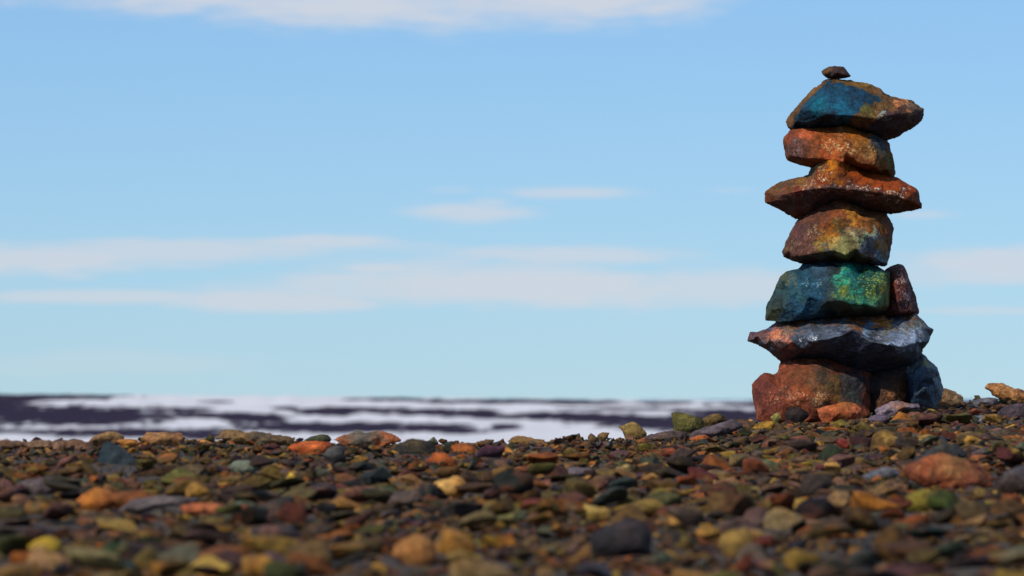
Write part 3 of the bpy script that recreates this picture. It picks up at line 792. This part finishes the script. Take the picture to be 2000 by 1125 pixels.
# ------------------------------------------------------------------ stones of the field that can be told apart
ZF = 2000 / 420.0
FA = lambda pts: zoomed(1200, 740, pts, ZF)
FB = lambda pts: zoomed(1580, 740, pts, ZF)
FC = lambda pts: zoomed(0, 800, pts, ZF)
FD = lambda pts: zoomed(400, 800, pts, ZF)
FE = lambda pts: zoomed(800, 800, pts, ZF)
features = [
    # name, short landmark name, label, outline, colours (main, second, third), thickness factor
    ('stone', 'the pointed ochre stone', 'pointed ochre stone standing alone on the crest, left of the mossy olive one', FA([(20, 435), (80, 425), (110, 400), (190, 397), (240, 430), (310, 500), (290, 540), (100, 550), (70, 490)]), ((128, 104, 52), (104, 80, 40), (140, 112, 60)), .7),
    ('stone', 'the mossy olive stone', 'dark olive mossy stone with upright left edge, on the crest beside the cairn', FA([(520, 310), (590, 300), (660, 320), (800, 355), (835, 385), (840, 460), (700, 490), (550, 490), (530, 400)]), ((78, 72, 32), (52, 52, 26), (110, 100, 44)), .7),
    ('stone', 'the mossy olive stone', 'thin brown-olive stone peeping out behind the mossy olive one', FA([(800, 370), (900, 325), (980, 318), (1040, 345), (1050, 390), (880, 420), (820, 410)]), ((92, 74, 36), (60, 48, 28), (110, 84, 42)), .8),
    ('flat_stone', 'the leaning grey slab', 'smooth grey-purple slab leaning left of the cairn foot', FA([(690, 520), (720, 480), (900, 430), (1130, 365), (1200, 420), (1195, 460), (1080, 505), (900, 530), (720, 565)]), ((84, 72, 74), (74, 62, 62), (92, 80, 84)), .6),
    ('stone', 'the leaning grey slab', 'low brown-purple stone between the pointed ochre stone and the leaning grey slab', FA([(250, 545), (430, 492), (560, 475), (690, 490), (660, 550), (430, 570), (300, 570)]), ((82, 62, 60), (64, 50, 48), (96, 76, 60)), .7),
    ('stone', 'the leaning grey slab', 'flat orange stone under the lower end of the leaning grey slab', FA([(690, 555), (760, 525), (860, 515), (895, 540), (870, 570), (720, 578)]), ((150, 78, 30), (130, 66, 30), (160, 90, 40)), .8),
    ('stone', 'the rust-red base stone', 'small ochre block touching the left corner of the rust-red base stone', FA([(1215, 390), (1260, 360), (1305, 365), (1305, 425), (1220, 430)]), ((140, 104, 56), (110, 80, 44), (150, 116, 64)), .8),
    ('stone', 'the rust-red base stone', 'small yellow-green triangular stone in front of the rust-red base stone', FA([(1440, 358), (1480, 325), (1530, 294), (1570, 362), (1500, 385)]), ((122, 112, 56), (100, 92, 48), (140, 120, 60)), .8),
    ('stone', 'the rust-red base stone', 'blackish stand-in for the shaded hollow at the foot of the rust-red base stone', FA([(1580, 310), (1640, 255), (1720, 255), (1800, 300), (1818, 352), (1700, 385), (1600, 378)]), ((34, 26, 24), (28, 24, 24), (60, 42, 34)), .8),  # near-black shape added where the hollow is only in shade
    ('stone', 'the orange-red stone', 'bright orange-red stone in front of the dark brown base stone', FB([(60, 280), (200, 240), (330, 205), (400, 215), (500, 260), (490, 315), (380, 340), (260, 340), (200, 370), (110, 340)]), ((168, 82, 44), (176, 96, 60), (130, 84, 36)), .7),
    ('flat_stone', 'the pale lilac slab', 'pale lilac-grey slab with orange lower edge right of the orange-red stone', FB([(610, 285), (700, 235), (810, 195), (880, 215), (1030, 235), (1040, 275), (880, 295), (800, 325), (640, 325)]), ((128, 112, 122), (104, 90, 96), (146, 96, 46)), .7),
    ('stone', 'the humped brown stone', 'humped sandy brown stone at the foot of the dark blue base stone', FB([(1045, 190), (1090, 140), (1160, 90), (1230, 70), (1340, 105), (1440, 160), (1450, 240), (1290, 240), (1140, 222)]), ((122, 90, 58), (132, 104, 74), (84, 62, 36)), .8),
    ('flat_stone', 'the layered slab', 'layered orange-brown slab jutting up on the skyline at the right edge', FB([(1630, 85), (1660, 35), (1770, 30), (1900, 85), (2100, 140), (2160, 170), (2140, 215), (1950, 205), (1800, 175), (1700, 150), (1680, 110)]), ((146, 96, 52), (112, 72, 40), (170, 120, 70)), .7),
    ('flat_stone', 'the layered slab', 'flat slate-grey slab lying below the layered slab on the skyline', FB([(1490, 205), (1650, 165), (1770, 180), (1750, 240), (1560, 250)]), ((92, 88, 94), (70, 62, 64), (110, 104, 104)), .7),
    ('stone', 'the dark purple rock', 'dark purple rock with black front at the right edge below the skyline', FB([(1740, 320), (1780, 270), (1860, 235), (1980, 225), (2100, 250), (2110, 390), (1950, 400), (1800, 400)]), ((62, 50, 54), (44, 36, 40), (80, 64, 66)), .7),
    ('flat_stone', 'the big rust mound', 'arched blackish slab resting behind the big rust-coloured mound', FB([(920, 790), (990, 720), (1060, 690), (1150, 630), (1250, 592), (1380, 600), (1490, 690), (1470, 740), (1250, 720), (1060, 790)]), ((46, 46, 46), (38, 38, 40), (66, 62, 52)), .6),
    ('stone', 'the big rust mound', 'big rust-red mound-shaped stone with ochre flecks on the right', FB([(860, 860), (950, 780), (1080, 710), (1250, 690), (1400, 720), (1560, 790), (1700, 880), (1730, 980), (1500, 1010), (1100, 980), (900, 910)]), ((128, 64, 34), (100, 54, 34), (140, 100, 56)), .5),
    ('flat_stone', 'the big rust mound', 'flat slate-grey slab left of the big rust-red mound', FB([(460, 905), (560, 860), (700, 810), (820, 830), (870, 885), (720, 930), (560, 950)]), ((84, 84, 90), (66, 64, 68), (100, 96, 96)), .7),
    ('stone', 'the dark brown boulder', 'dark brown boulder cut by the right edge of the picture', FB([(1660, 1030), (1740, 920), (1850, 830), (2000, 785), (2140, 790), (2150, 1060), (1900, 1050)]), ((58, 42, 32), (44, 34, 30), (80, 74, 78)), .6),
    ('stone', 'the round olive stone', 'rounded olive-yellow stone lying below the big rust-red mound', FB([(860, 1105), (950, 1045), (1080, 1015), (1180, 1040), (1240, 1100), (1235, 1190), (1050, 1225), (900, 1195)]), ((112, 98, 30), (96, 84, 32), (126, 106, 36)), .7),
    ('flat_stone', 'the orange-red stone', 'purple flat slab just below the orange-red stone', FB([(520, 380), (600, 330), (760, 328), (790, 365), (640, 410)]), ((88, 74, 88), (72, 58, 62), (98, 84, 96)), .8),
    ('stone', 'the pale lilac slab', 'small bright orange pebble below the pale lilac slab', FB([(930, 410), (1000, 403), (1052, 450), (1045, 482), (950, 475)]), ((172, 100, 50), (150, 88, 44), (180, 112, 56)), .9),
    ('flat_stone', 'the dark purple rock', 'flat blue-grey slab left of the dark purple rock', FB([(1430, 360), (1600, 330), (1745, 388), (1710, 420), (1480, 415)]), ((92, 92, 96), (74, 70, 72), (108, 106, 104)), .7),
    ('flat_stone', 'the long brown slab', 'long flat brown slab along the crest at the far left', FC([(-60, 320), (20, 285), (100, 275), (230, 285), (480, 295), (730, 282), (870, 292), (890, 380), (600, 385), (460, 360), (230, 360), (-40, 350)]), ((116, 86, 62), (98, 68, 48), (126, 98, 74)), .45),
    ('stone', 'the dark blue wedge', 'arched tan stone on the crest behind the dark blue wedge', FC([(800, 285), (860, 245), (960, 205), (1080, 195), (1170, 245), (1165, 285), (960, 300)]), ((128, 96, 58), (104, 78, 50), (140, 106, 64)), .7),
    ('stone', 'the tan block', 'tan block with flat top on the crest right of the dark blue wedge', FC([(1300, 265), (1360, 210), (1500, 203), (1690, 203), (1745, 260), (1700, 300), (1400, 310)]), ((150, 108, 66), (120, 80, 48), (130, 96, 58)), .6),
    ('stone', 'the dark blue wedge', 'large dark blue wedge-shaped stone standing near the left crest', FC([(880, 525), (920, 380), (950, 300), (1010, 285), (1100, 330), (1250, 430), (1450, 540), (1420, 590), (1100, 600), (950, 560)]), ((34, 46, 52), (28, 38, 44), (58, 66, 66)), .6),
    ('stone', 'the dark blue wedge', 'orange stone peeping out right behind the top of the dark blue wedge', FC([(1060, 295), (1150, 265), (1280, 275), (1320, 315), (1200, 330)]), ((164, 104, 42), (140, 86, 36), (170, 116, 52)), .8),
    ('flat_stone', 'the dark blue wedge', 'grey-purple slab in front and left of the dark blue wedge', FC([(110, 705), (250, 640), (450, 608), (590, 670), (560, 750), (350, 780), (180, 750)]), ((92, 78, 76), (74, 64, 64), (100, 88, 84)), .6),
    ('stone', 'the bright orange lump', 'bright orange-brown lump in front of the dark blue wedge', FC([(700, 840), (780, 760), (900, 700), (1040, 745), (1110, 840), (1020, 910), (860, 935), (740, 910)]), ((164, 96, 34), (130, 72, 32), (176, 112, 44)), .7),
    ('flat_stone', 'the long grey slab', 'long grey slab right of the bright orange lump', FC([(1060, 910), (1250, 830), (1450, 800), (1800, 798), (1910, 835), (1760, 890), (1500, 905), (1250, 940)]), ((98, 86, 84), (78, 70, 68), (108, 96, 92)), .5),
    ('flat_stone', 'the knobbly brown slab', 'knobbly brown slab on the crest with a dark left corner', FD([(95, 270), (150, 190), (180, 183), (400, 205), (470, 183), (520, 205), (680, 230), (850, 268), (820, 310), (400, 305)]), ((122, 92, 52), (100, 76, 50), (60, 62, 54)), .5),
    ('stone', 'the orange-red lump', 'small dark green stone on the crest just behind the orange-red lump', FD([(915, 280), (1010, 245), (1100, 220), (1140, 225), (1190, 280), (1100, 310)]), ((58, 60, 36), (46, 48, 32), (74, 72, 40)), .8),
    ('stone', 'the grey dome stone', 'wide grey dome-shaped stone with rust streak on the crest', FD([(1180, 275), (1330, 210), (1480, 193), (1660, 193), (1740, 218), (1850, 290), (1600, 325), (1300, 320)]), ((88, 82, 70), (150, 78, 34), (96, 88, 74)), .5),
    ('stone', 'the orange-red lump', 'vivid orange-red lump left of the dark grey block', FD([(755, 355), (850, 310), (950, 298), (1040, 290), (1160, 300), (1205, 335), (1080, 400), (900, 400)]), ((180, 84, 32), (150, 70, 28), (190, 100, 50)), .7),
    ('stone', 'the orange-red lump', 'dark grey block right beside the vivid orange-red lump', FD([(1085, 430), (1140, 350), (1220, 323), (1300, 345), (1320, 440), (1180, 465)]), ((66, 64, 62), (54, 52, 52), (78, 74, 66)), .8),
    ('stone', 'the black rock', 'black rock on the crest right of the grey dome stone', FD([(1745, 390), (1790, 310), (1890, 263), (2010, 270), (2150, 298), (2170, 430), (1950, 460), (1760, 450)]), ((40, 38, 30), (32, 30, 26), (76, 62, 40)), .6),
    ('stone', 'the pale green stone', 'pale grey-green stone below the knobbly brown slab', FD([(205, 530), (280, 470), (440, 463), (510, 535), (450, 590), (320, 575)]), ((104, 110, 92), (84, 90, 76), (116, 118, 96)), .8),
    ('stone', 'the pale green stone', 'small bright yellow stone right of the pale grey-green one', FD([(735, 655), (780, 590), (830, 568), (855, 625), (795, 690)]), ((188, 148, 46), (164, 126, 44), (196, 160, 60)), .9),
    ('flat_stone', 'the red-orange slab', 'long red-orange slab lying in front of the pale grey-green stone', FD([(-250, 895), (-100, 862), (150, 868), (430, 890), (410, 930), (100, 960), (-200, 945)]), ((162, 88, 50), (134, 72, 40), (170, 100, 60)), .5),
    ('stone', 'the rust twin stones', 'upper of two rust-brown stones right of the black rock', FE([(370, 330), (500, 298), (600, 335), (645, 392), (570, 440), (420, 415)]), ((142, 74, 30), (120, 60, 28), (150, 84, 36)), .7),
    ('stone', 'the rust twin stones', 'lower of two rust-brown stones right of the black rock', FE([(130, 470), (230, 390), (330, 398), (450, 460), (440, 510), (250, 525)]), ((146, 72, 28), (116, 56, 26), (156, 84, 36)), .7),
    ('stone', 'the golden tan stone', 'large golden tan stone lying alone in mid shingle', FE([(45, 740), (200, 688), (300, 638), (400, 603), (480, 618), (545, 690), (560, 750), (450, 800), (200, 810), (80, 790)]), ((186, 138, 70), (168, 112, 50), (196, 152, 84)), .6),
    ('flat_stone', 'the ochre crest slab', 'thin ochre slab tilted on the crest near the middle', FE([(895, 290), (980, 238), (1100, 250), (1280, 285), (1310, 325), (1000, 330)]), ((130, 96, 50), (104, 76, 44), (140, 104, 56)), .6),
    ('stone', 'the ochre crest slab', 'small orange stone just below the thin ochre crest slab', FE([(845, 355), (900, 338), (985, 395), (960, 430), (890, 400)]), ((176, 112, 42), (150, 92, 38), (180, 122, 54)), .9),
    ('flat_stone', 'the yellow slab', 'long pale yellow slab tilted in the shingle right of centre', FE([(1415, 890), (1500, 850), (1700, 878), (1890, 920), (1890, 990), (1700, 1015), (1550, 975)]), ((170, 136, 62), (140, 108, 50), (176, 146, 78)), .6),
    ('flat_stone', 'the purple-grey slab', 'wide purple-grey slab behind the long pale yellow slab', FE([(1265, 630), (1330, 560), (1500, 528), (1700, 543), (1770, 595), (1600, 620), (1400, 665)]), ((92, 80, 82), (76, 66, 66), (102, 90, 90)), .6),
    ('stone', 'the ochre crest slab', 'small brown pointed stone on the crest left of the pointed ochre stone', FE([(1650, 300), (1660, 230), (1690, 208), (1760, 262), (1730, 300)]), ((90, 66, 40), (72, 52, 34), (100, 76, 46)), .9),
    ('stone', 'the pointed ochre stone', 'small tilted brown stone touching the left of the pointed ochre stone', FE([(1735, 240), (1800, 203), (1872, 213), (1850, 260), (1780, 285)]), ((110, 80, 46), (86, 60, 36), (118, 88, 52)), .9),
    ('stone', 'the blackish foreground stone', 'blackish stone in the blurred foreground, largest dark one right of centre', [(1148, 1048), (1180, 1025), (1220, 1010), (1265, 1018), (1279, 1045), (1274, 1075), (1200, 1082), (1153, 1070)], ((40, 36, 36), (32, 30, 32), (62, 50, 48)), .7),
    ('stone', 'the yellow foreground stone', 'dull yellow stone at the lower right in the blurred foreground', [(1398, 1060), (1420, 1035), (1462, 1028), (1478, 1050), (1470, 1085), (1420, 1088)], ((128, 98, 44), (104, 80, 40), (138, 108, 52)), .7),
    ('stone', 'the brown foreground stone', 'brown-orange lump in the blurred foreground left of centre', [(758, 1085), (780, 1050), (820, 1038), (850, 1060), (858, 1095), (810, 1110)], ((140, 92, 46), (112, 70, 38), (150, 104, 54)), .7),
]
feat_poly = []
landmarks = []
for i, (nm, lm, lab, outl, cols, th) in enumerate(features):
    n = len(outl)
    xs = np.array([p[0] for p in outl])
    ys = np.array([p[1] for p in outl])
    cx, cy = xs.mean(), (ys.min() + ys.max()) / 2
    hw, hh = (xs.max() - xs.min()) / 2, (ys.max() - ys.min()) / 2
    Y0 = ground_hit(cx, ys.max() - 0.25 * hh)
    tk = th * max(hw * 0.9, hh)
    foot = 1455 < cx < 1800 and ys.max() < 832        # stones lying against the foot of the cairn
    if foot:
        Y0 = min(Y0, 17.80 - 0.5 * tk * 0.0016)
    r = np.random.default_rng(900 + i)
    out3 = []
    for p in outl:
        k = (p[1] - cy) / hh
        out3.append((p[0], p[1] + ((14 if foot else 9) if k > 0.55 else 0), tk * 0.45 * k))
    fr = []
    for sc, dp in ((0.72, 0.55), (0.35, 0.75)):
        for p in outl[::1 if sc > .5 else 2]:
            k = (p[1] - cy) / hh
            q_ = (cx + (p[0] - cx) * sc, cy + (p[1] - cy) * sc + hh * 0.05, tk * (dp + 0.35 * k * sc + r.uniform(-.12, .12)))
            if inside(np.array([q_[0]]), np.array([q_[1]]), outl)[0]:
                fr.append(q_)
    s = build_stone(out3, fr, Y0, tk * 0.7, 0.0042, 300 + i, 1, 1.15)
    me = mesh_from(nm, s.co, s.q)
    px_, py_ = project(s.co)
    sp = [(cx - hw * .3, cy, hw * .6, cols[0]), (cx + hw * .5, cy + hh * .3, hw * .5, cols[1]), (cx + hw * .1, cy - hh * .5, hw * .4, cols[2]), (cx - hw * .7, cy + hh * .4, hw * .35, cols[1])]
    set_col(me, paint(s.co, cols[0], sp, 300 + i, [(cx, cy, hw, hh, cols[2], .5)]))
    link(nm, me, M_ROCK, label=lab, category='stone', group='larger stones of the shingle field')
    feat_poly.append((outl, Y0))
    landmarks.append((lm, cx, cy))

# ------------------------------------------------------------------ the shingle
def hull_variant(npt, seed, bevel):
    r = np.random.default_rng(seed)
    p = r.normal(size=(npt, 3))
    p /= np.linalg.norm(p, axis=1)[:, None]
    p = np.sign(p) * np.abs(p) ** 0.85            # boxier than a ball
    p *= r.uniform(0.66, 1.05, (npt, 1))
    p *= np.array([1.0, r.uniform(.6, .85), r.uniform(.30, .55)])
    bm = bmesh.new()
    for v in p:
        bm.verts.new(v)
    res = bmesh.ops.convex_hull(bm, input=bm.verts[:])
    bmesh.ops.delete(bm, geom=list({e for e in res['geom_interior'] + res['geom_unused'] if isinstance(e, bmesh.types.BMVert)}), context='VERTS')
    if bevel:
        bmesh.ops.dissolve_limit(bm, angle_limit=math.radians(9), verts=bm.verts[:], edges=bm.edges[:])
        bmesh.ops.bevel(bm, geom=bm.edges[:], offset=0.04, segments=1, affect='EDGES', clamp_overlap=True)
        bmesh.ops.triangulate(bm, faces=bm.faces[:])
        bmesh.ops.subdivide_edges(bm, edges=[e for e in bm.edges if e.calc_length() > 0.45], cuts=1)
    bmesh.ops.triangulate(bm, faces=bm.faces[:])
    bmesh.ops.recalc_face_normals(bm, faces=bm.faces[:])
    bm.verts.index_update()
    V = np.array([v.co[:] for v in bm.verts])
    F = np.array([[v.index for v in f.verts] for f in bm.faces])
    bm.free()
    if bevel:
        d = fbm(V * 1.9 + seed, 3)
        V = V * (1 + 0.07 * d)[:, None]
    return V, F


def worn_variant(npt, seed):
    """a denser stone: faceted body with worn edges and a pitted skin"""
    V, F = hull_variant(npt, seed, True)
    bm = bmesh.new()
    vs = [bm.verts.new(v) for v in V]
    for f_ in F:
        try:
            bm.faces.new([vs[k] for k in f_])
        except ValueError:
            pass
    for _ in range(2):
        bmesh.ops.subdivide_edges(bm, edges=[e for e in bm.edges if e.calc_length() > 0.16], cuts=1)
        bmesh.ops.triangulate(bm, faces=bm.faces[:])
        bmesh.ops.smooth_vert(bm, verts=bm.verts[:], factor=0.35, use_axis_x=True, use_axis_y=True, use_axis_z=True)
    bmesh.ops.recalc_face_normals(bm, faces=bm.faces[:])
    bm.verts.index_update()
    V = np.array([v.co[:] for v in bm.verts])
    F = np.array([[v.index for v in f.verts] for f in bm.faces])
    bm.free()
    V = V * (1.05 + 0.10 * fbm(V * 1.6 + seed, 2) + 0.05 * fbm(V * 6.0 + seed, 3, 0.65))[:, None]
    return V, F


NV = 26
HI = [hull_variant(15, 1000 + k, True) for k in range(NV)]
WORN = [worn_variant(13, 1500 + k) for k in range(NV)]
LO = [hull_variant(14, 2000 + k, False) for k in range(NV)]
TINY = [hull_variant(9, 3000 + k, False) for k in range(NV)]
PAL = [  # display colour when sunlit, weight, colour word
    ((122, 66, 34), .11, 'rust-brown'), ((158, 92, 38), .055, 'orange'), ((152, 112, 50), .16, 'ochre'), ((100, 82, 42), .15, 'olive'),
    ((62, 61, 55), .08, 'slate-grey'), ((90, 71, 62), .11, 'purple-grey'), ((80, 58, 42), .15, 'dark brown'), ((140, 112, 74), .05, 'tan'),
    ((84, 86, 68), .06, 'grey-green'), ((38, 33, 29), .08, 'blackish'), ((176, 138, 58), .015, 'yellow'), ((126, 84, 64), .07, 'reddish')]
pw = np.array([p[1] for p in PAL])
pw /= pw.sum()
pc = np.array([p[0] for p in PAL], float)

N = 78000
Yp = rng.uniform(6.3, 21.0, N * 2)
keep = rng.uniform(0, 1, N * 2) < (Yp / 21.0)
Yp = Yp[keep][:N]
N = len(Yp)
pxp = rng.uniform(-420, 2420, N)
edge = (pxp < -120) | (pxp > 2120)
xp = (pxp - 1000) / FPX * Yp
yc = np.interp(pxp, CR_PX, CR_Y)
ok = (Yp < yc + 1.3) & ~(edge & (rng.uniform(0, 1, N) < .35))
xp, Yp, pxp, yc = xp[ok], Yp[ok], pxp[ok], yc[ok]
# and on past both edges of the picture
NE = 20000
Ye = 21.0 * np.sqrt(rng.uniform((6.5 / 21) ** 2, 1, NE))
xe = np.where(rng.uniform(0, 1, NE) < .5, -1, 1) * (1400 / FPX * Ye + 1.3 * rng.uniform(0, 1, NE) ** 1.2)
pe = np.clip(1000 + FPX * xe / Ye, -900, 2900)
ye = np.interp(pe, CR_PX, CR_Y)
ke = Ye < ye + 1.0
xp, Yp, pxp, yc = (np.concatenate(k_) for k_ in ((xp, xe[ke]), (Yp, Ye[ke]), (pxp, pe[ke]), (yc, ye[ke])))
N = len(Yp)
patch = fbm(np.stack([xp * 1.3, Yp * 0.9, 0 * xp + 4.4], 1), 3)
rad = np.exp(rng.normal(math.log(0.0150), 0.52, N)) * np.clip(1 + 0.55 * patch, .5, 1.7)
big = rng.uniform(0, 1, N) < 0.017
rad[big] = rng.uniform(0.028, 0.054, big.sum())
rad = np.clip(rad, 0.007, 0.055)
flat = np.clip(rng.normal(0.80, 0.26, N), 0.30, 1.35)
yaw = rng.normal(0, 0.9, N)
tx, ty = rng.normal(0.04, 0.30, N), rng.normal(0, 0.24, N)
tilt_small = np.clip(0.03 / rad, 0.5, 1.5)
tx, ty = tx * tilt_small, ty * tilt_small
zz = ground_z(xp, Yp) + fbm(np.stack([xp, Yp, 0 * xp], 1) * 1.7, 4) * 0.03 - 0.012 + rad * flat * 0.42 * rng.uniform(-0.5, 1.7, N)
ci = rng.choice(len(PAL), N, p=pw)
colr = pc[ci] * rng.uniform(0.52, 1.0, (N, 1)) + rng.normal(0, 5, (N, 3))
ctr = np.stack([xp, Yp, zz], 1)
ppx, ppy = project(ctr)
rpx = rad / Yp * FPX
# leave room for the stones built above
free = ~((ppx < 1330) & (Yp > yc - 1.7) & (rpx > 18))
free &= ~((ppx > 1840) & (Yp > yc - 1.2) & (rpx > 11) & (ppy - rpx * 0.5 < np.interp(ppx, CR_PX, CR_PY) - 6))
for outl, Y0 in feat_poly:
    core = [(np.mean([p[0] for p in outl]) * .22 + a[0] * .78, np.mean([p[1] for p in outl]) * .30 + a[1] * .70 - 2) for a in outl]
    free &= ~(inside(ppx, ppy, core) & (Yp < Y0 + 0.5))
    # keep big neighbours from covering it
    cx_ = np.mean([p[0] for p in outl])
    cy_ = np.mean([p[1] for p in outl])
    grown = [(cx_ + (p[0] - cx_) * 1.12, cy_ + (p[1] - cy_) * 1.12) for p in outl]
    free &= ~(inside(ppx, ppy - rpx * 0.45, grown) & (rpx > 14) & (Yp < Y0 + 0.6))
for s in cairn[-3:]:
    free &= ~(inside(ppx, ppy, s.outline) & (Yp > 17.75) & (Yp < 18.2) & (ppy < 800))
    free &= ~(inside(ppx, ppy - rpx * 0.4, s.outline) & (rpx > 12) & (ppy < 830))
xp, Yp, rad, flat, yaw, tx, ty, zz, ci, colr, ctr, ppx, ppy, rpx, yc = [a[free] for a in (xp, Yp, rad, flat, yaw, tx, ty, zz, ci, colr, ctr, ppx, ppy, rpx, yc[:len(free)])]
N = len(xp)

# rotation matrices
cz, sz = np.cos(yaw), np.sin(yaw)
cx_, sx2 = np.cos(tx), np.sin(tx)
cy_, sy2 = np.cos(ty), np.sin(ty)
R = np.empty((N, 3, 3))
R[:, 0, 0] = cy_ * cz
R[:, 0, 1] = sx2 * sy2 * cz - cx_ * sz
R[:, 0, 2] = cx_ * sy2 * cz + sx2 * sz
R[:, 1, 0] = cy_ * sz
R[:, 1, 1] = sx2 * sy2 * sz + cx_ * cz
R[:, 1, 2] = cx_ * sy2 * sz - sx2 * cz
R[:, 2, 0] = -sy2
R[:, 2, 1] = sx2 * cy_
R[:, 2, 2] = cx_ * cy_
scl = np.stack([rad, rad, rad * flat], 1)
var = rng.integers(0, NV, N)

# the ones that show largest become things of their own
N_SINGLE = 300 - len(features)
vis = (ppx > 5) & (ppx < 1995) & (ppy > 780) & (ppy < 1118) & (Yp < yc + 0.05)
above = zz - ground_z(xp, Yp)
score = np.where(vis, rpx * (0.75 + 0.5 * np.clip(above / np.maximum(rad, .01), -.5, .6)), -1)
single = np.zeros(N, bool)
order = np.argsort(-score)
chosen = []
for i in order:
    if len(chosen) >= N_SINGLE or score[i] <= 0:
        break
    ch = np.array(chosen, int)
    if len(ch):
        dd = np.sqrt((ctr[ch, 0] - ctr[i, 0]) ** 2 + ((ctr[ch, 1] - ctr[i, 1])) ** 2)
        if (dd < (rad[ch] + rad[i]) * 0.62).any():
            score[i] = -2
            continue
    chosen.append(i)
chosen = np.array(chosen)
single[chosen] = True
drop = np.zeros(N, bool)
drop[order[[score[i] == -2 for i in order]]] = True
# small stones that would sit inside a single one are left out
for i in chosen:
    d2 = (ctr[:, 0] - ctr[i, 0]) ** 2 + (ctr[:, 1] - ctr[i, 1]) ** 2
    drop |= (d2 < (0.55 * rad[i]) ** 2) & ~single
    front = (np.abs(ppx - ppx[i]) < rpx[i] * .7) & (Yp < Yp[i]) & (Yp > Yp[i] - 0.35) & (ppy - rpx * .45 < ppy[i] + rpx[i] * .1)
    drop |= front & ~single & (rpx > 9)

stuffV, stuffF, stuffC = [], [], []
base = 0
use_hi = (Yp > 12.5) & (rpx > 13) & (ppx > -40) & (ppx < 2040)
tiny = rpx < 9
mask_stuff = ~single & ~drop
for lib, sel in ((HI, use_hi & ~tiny), (LO, ~use_hi & ~tiny), (TINY, tiny)):
    for v in range(NV):
        ids = np.nonzero(mask_stuff & sel & (var == v))[0]
        if not len(ids):
            continue
        V, F = lib[v]
        W = np.einsum('nij,nkj->nki', R[ids], V[None] * scl[ids][:, None, :]) + ctr[ids][:, None, :]
        k = len(V)
        stuffV.append(W.reshape(-1, 3))
        stuffF.append((F[None] + (np.arange(len(ids)) * k)[:, None, None]).reshape(-1, 3) + base)
        stuffC.append(np.repeat(albedo(np.clip(colr[ids], 8, 230)), k, 0))
        base += len(ids) * k
stuffV = np.concatenate(stuffV)
stuffF = np.concatenate(stuffF)
stuffC = np.concatenate(stuffC)
me = mesh_from('shingle', stuffV, stuffF, False)
vn = fbm(stuffV * 45, 2)
stain = np.clip(fbm(stuffV * 38 + 70, 2) * 1.1, 0, .65)[:, None]
stuffC = stuffC * (1 - stain) + albedo((104, 72, 40))[None] * stain
set_col(me, stuffC * np.clip(1 + 0.7 * vn, .4, 1.8)[:, None])
link('shingle', me, M_SHINGLE, kind='stuff', label='small multicoloured stones of the shingle field between the larger ones', category='shingle')

# labels for the singles: colour, shape and the nearest landmark
SHAPE = {0: 'flat', 1: 'chunky', 2: 'angular'}
names = {}
lmx = np.array([l[1] for l in landmarks])
lmy = np.array([l[2] for l in landmarks])
entries = []
for i in chosen:
    d = np.hypot(lmx - ppx[i], (lmy - ppy[i]) * 1.6)
    j = int(np.argmin(d))
    dx, dy = ppx[i] - lmx[j], ppy[i] - lmy[j]
    if abs(dx) > abs(dy) * 1.6:
        rel = 'right of' if dx > 0 else 'left of'
    elif dy > 0:
        rel = 'below' if abs(dx) < abs(dy) * 0.6 else ('below and right of' if dx > 0 else 'below and left of')
    else:
        rel = 'above' if abs(dx) < abs(dy) * 0.6 else ('above and right of' if dx > 0 else 'above and left of')
    shp = 'flat' if flat[i] < 0.7 else ('chunky' if flat[i] > 0.95 else 'angular')
    size = 'large' if rpx[i] > 46 else 'small' if rpx[i] < 34 else 'medium'
    entries.append((i, d[j], size, PAL[ci[i]][2], shp, rel, landmarks[j][0]))
groups = {}
for e_ in entries:
    groups.setdefault(e_[2:], []).append(e_)
ORD = ['nearest one', 'second nearest', 'third nearest', 'fourth nearest', 'fifth nearest', 'sixth nearest', 'seventh nearest', 'eighth nearest']
for key, L in groups.items():
    L.sort(key=lambda q_: q_[1])
    for k, e_ in enumerate(L):
        i = e_[0]
        lab = '%s %s %s stone %s %s' % (key[0], key[1], key[2], key[3], key[4])
        if len(L) > 1:
            lab += ', %s' % ORD[min(k, 7)]
        V, F = WORN[var[i]]
        W = (R[i] @ (V * scl[i]).T).T
        me = mesh_from('stone', W, F, True)
        a = albedo(np.clip(colr[i], 8, 230))
        b = albedo(pc[(ci[i] * 5 + 3) % len(PAL)])
        f_ = np.clip(fbm((W + ctr[i]) * 22, 3) * 0.9 - 0.05, 0, .6)[:, None]
        set_col(me, a * (1 - f_) + b * f_)
        o = link('stone', me, M_SHINGLE, label=lab, category='stone', group='larger stones of the shingle field')
        o.location = ctr[i]
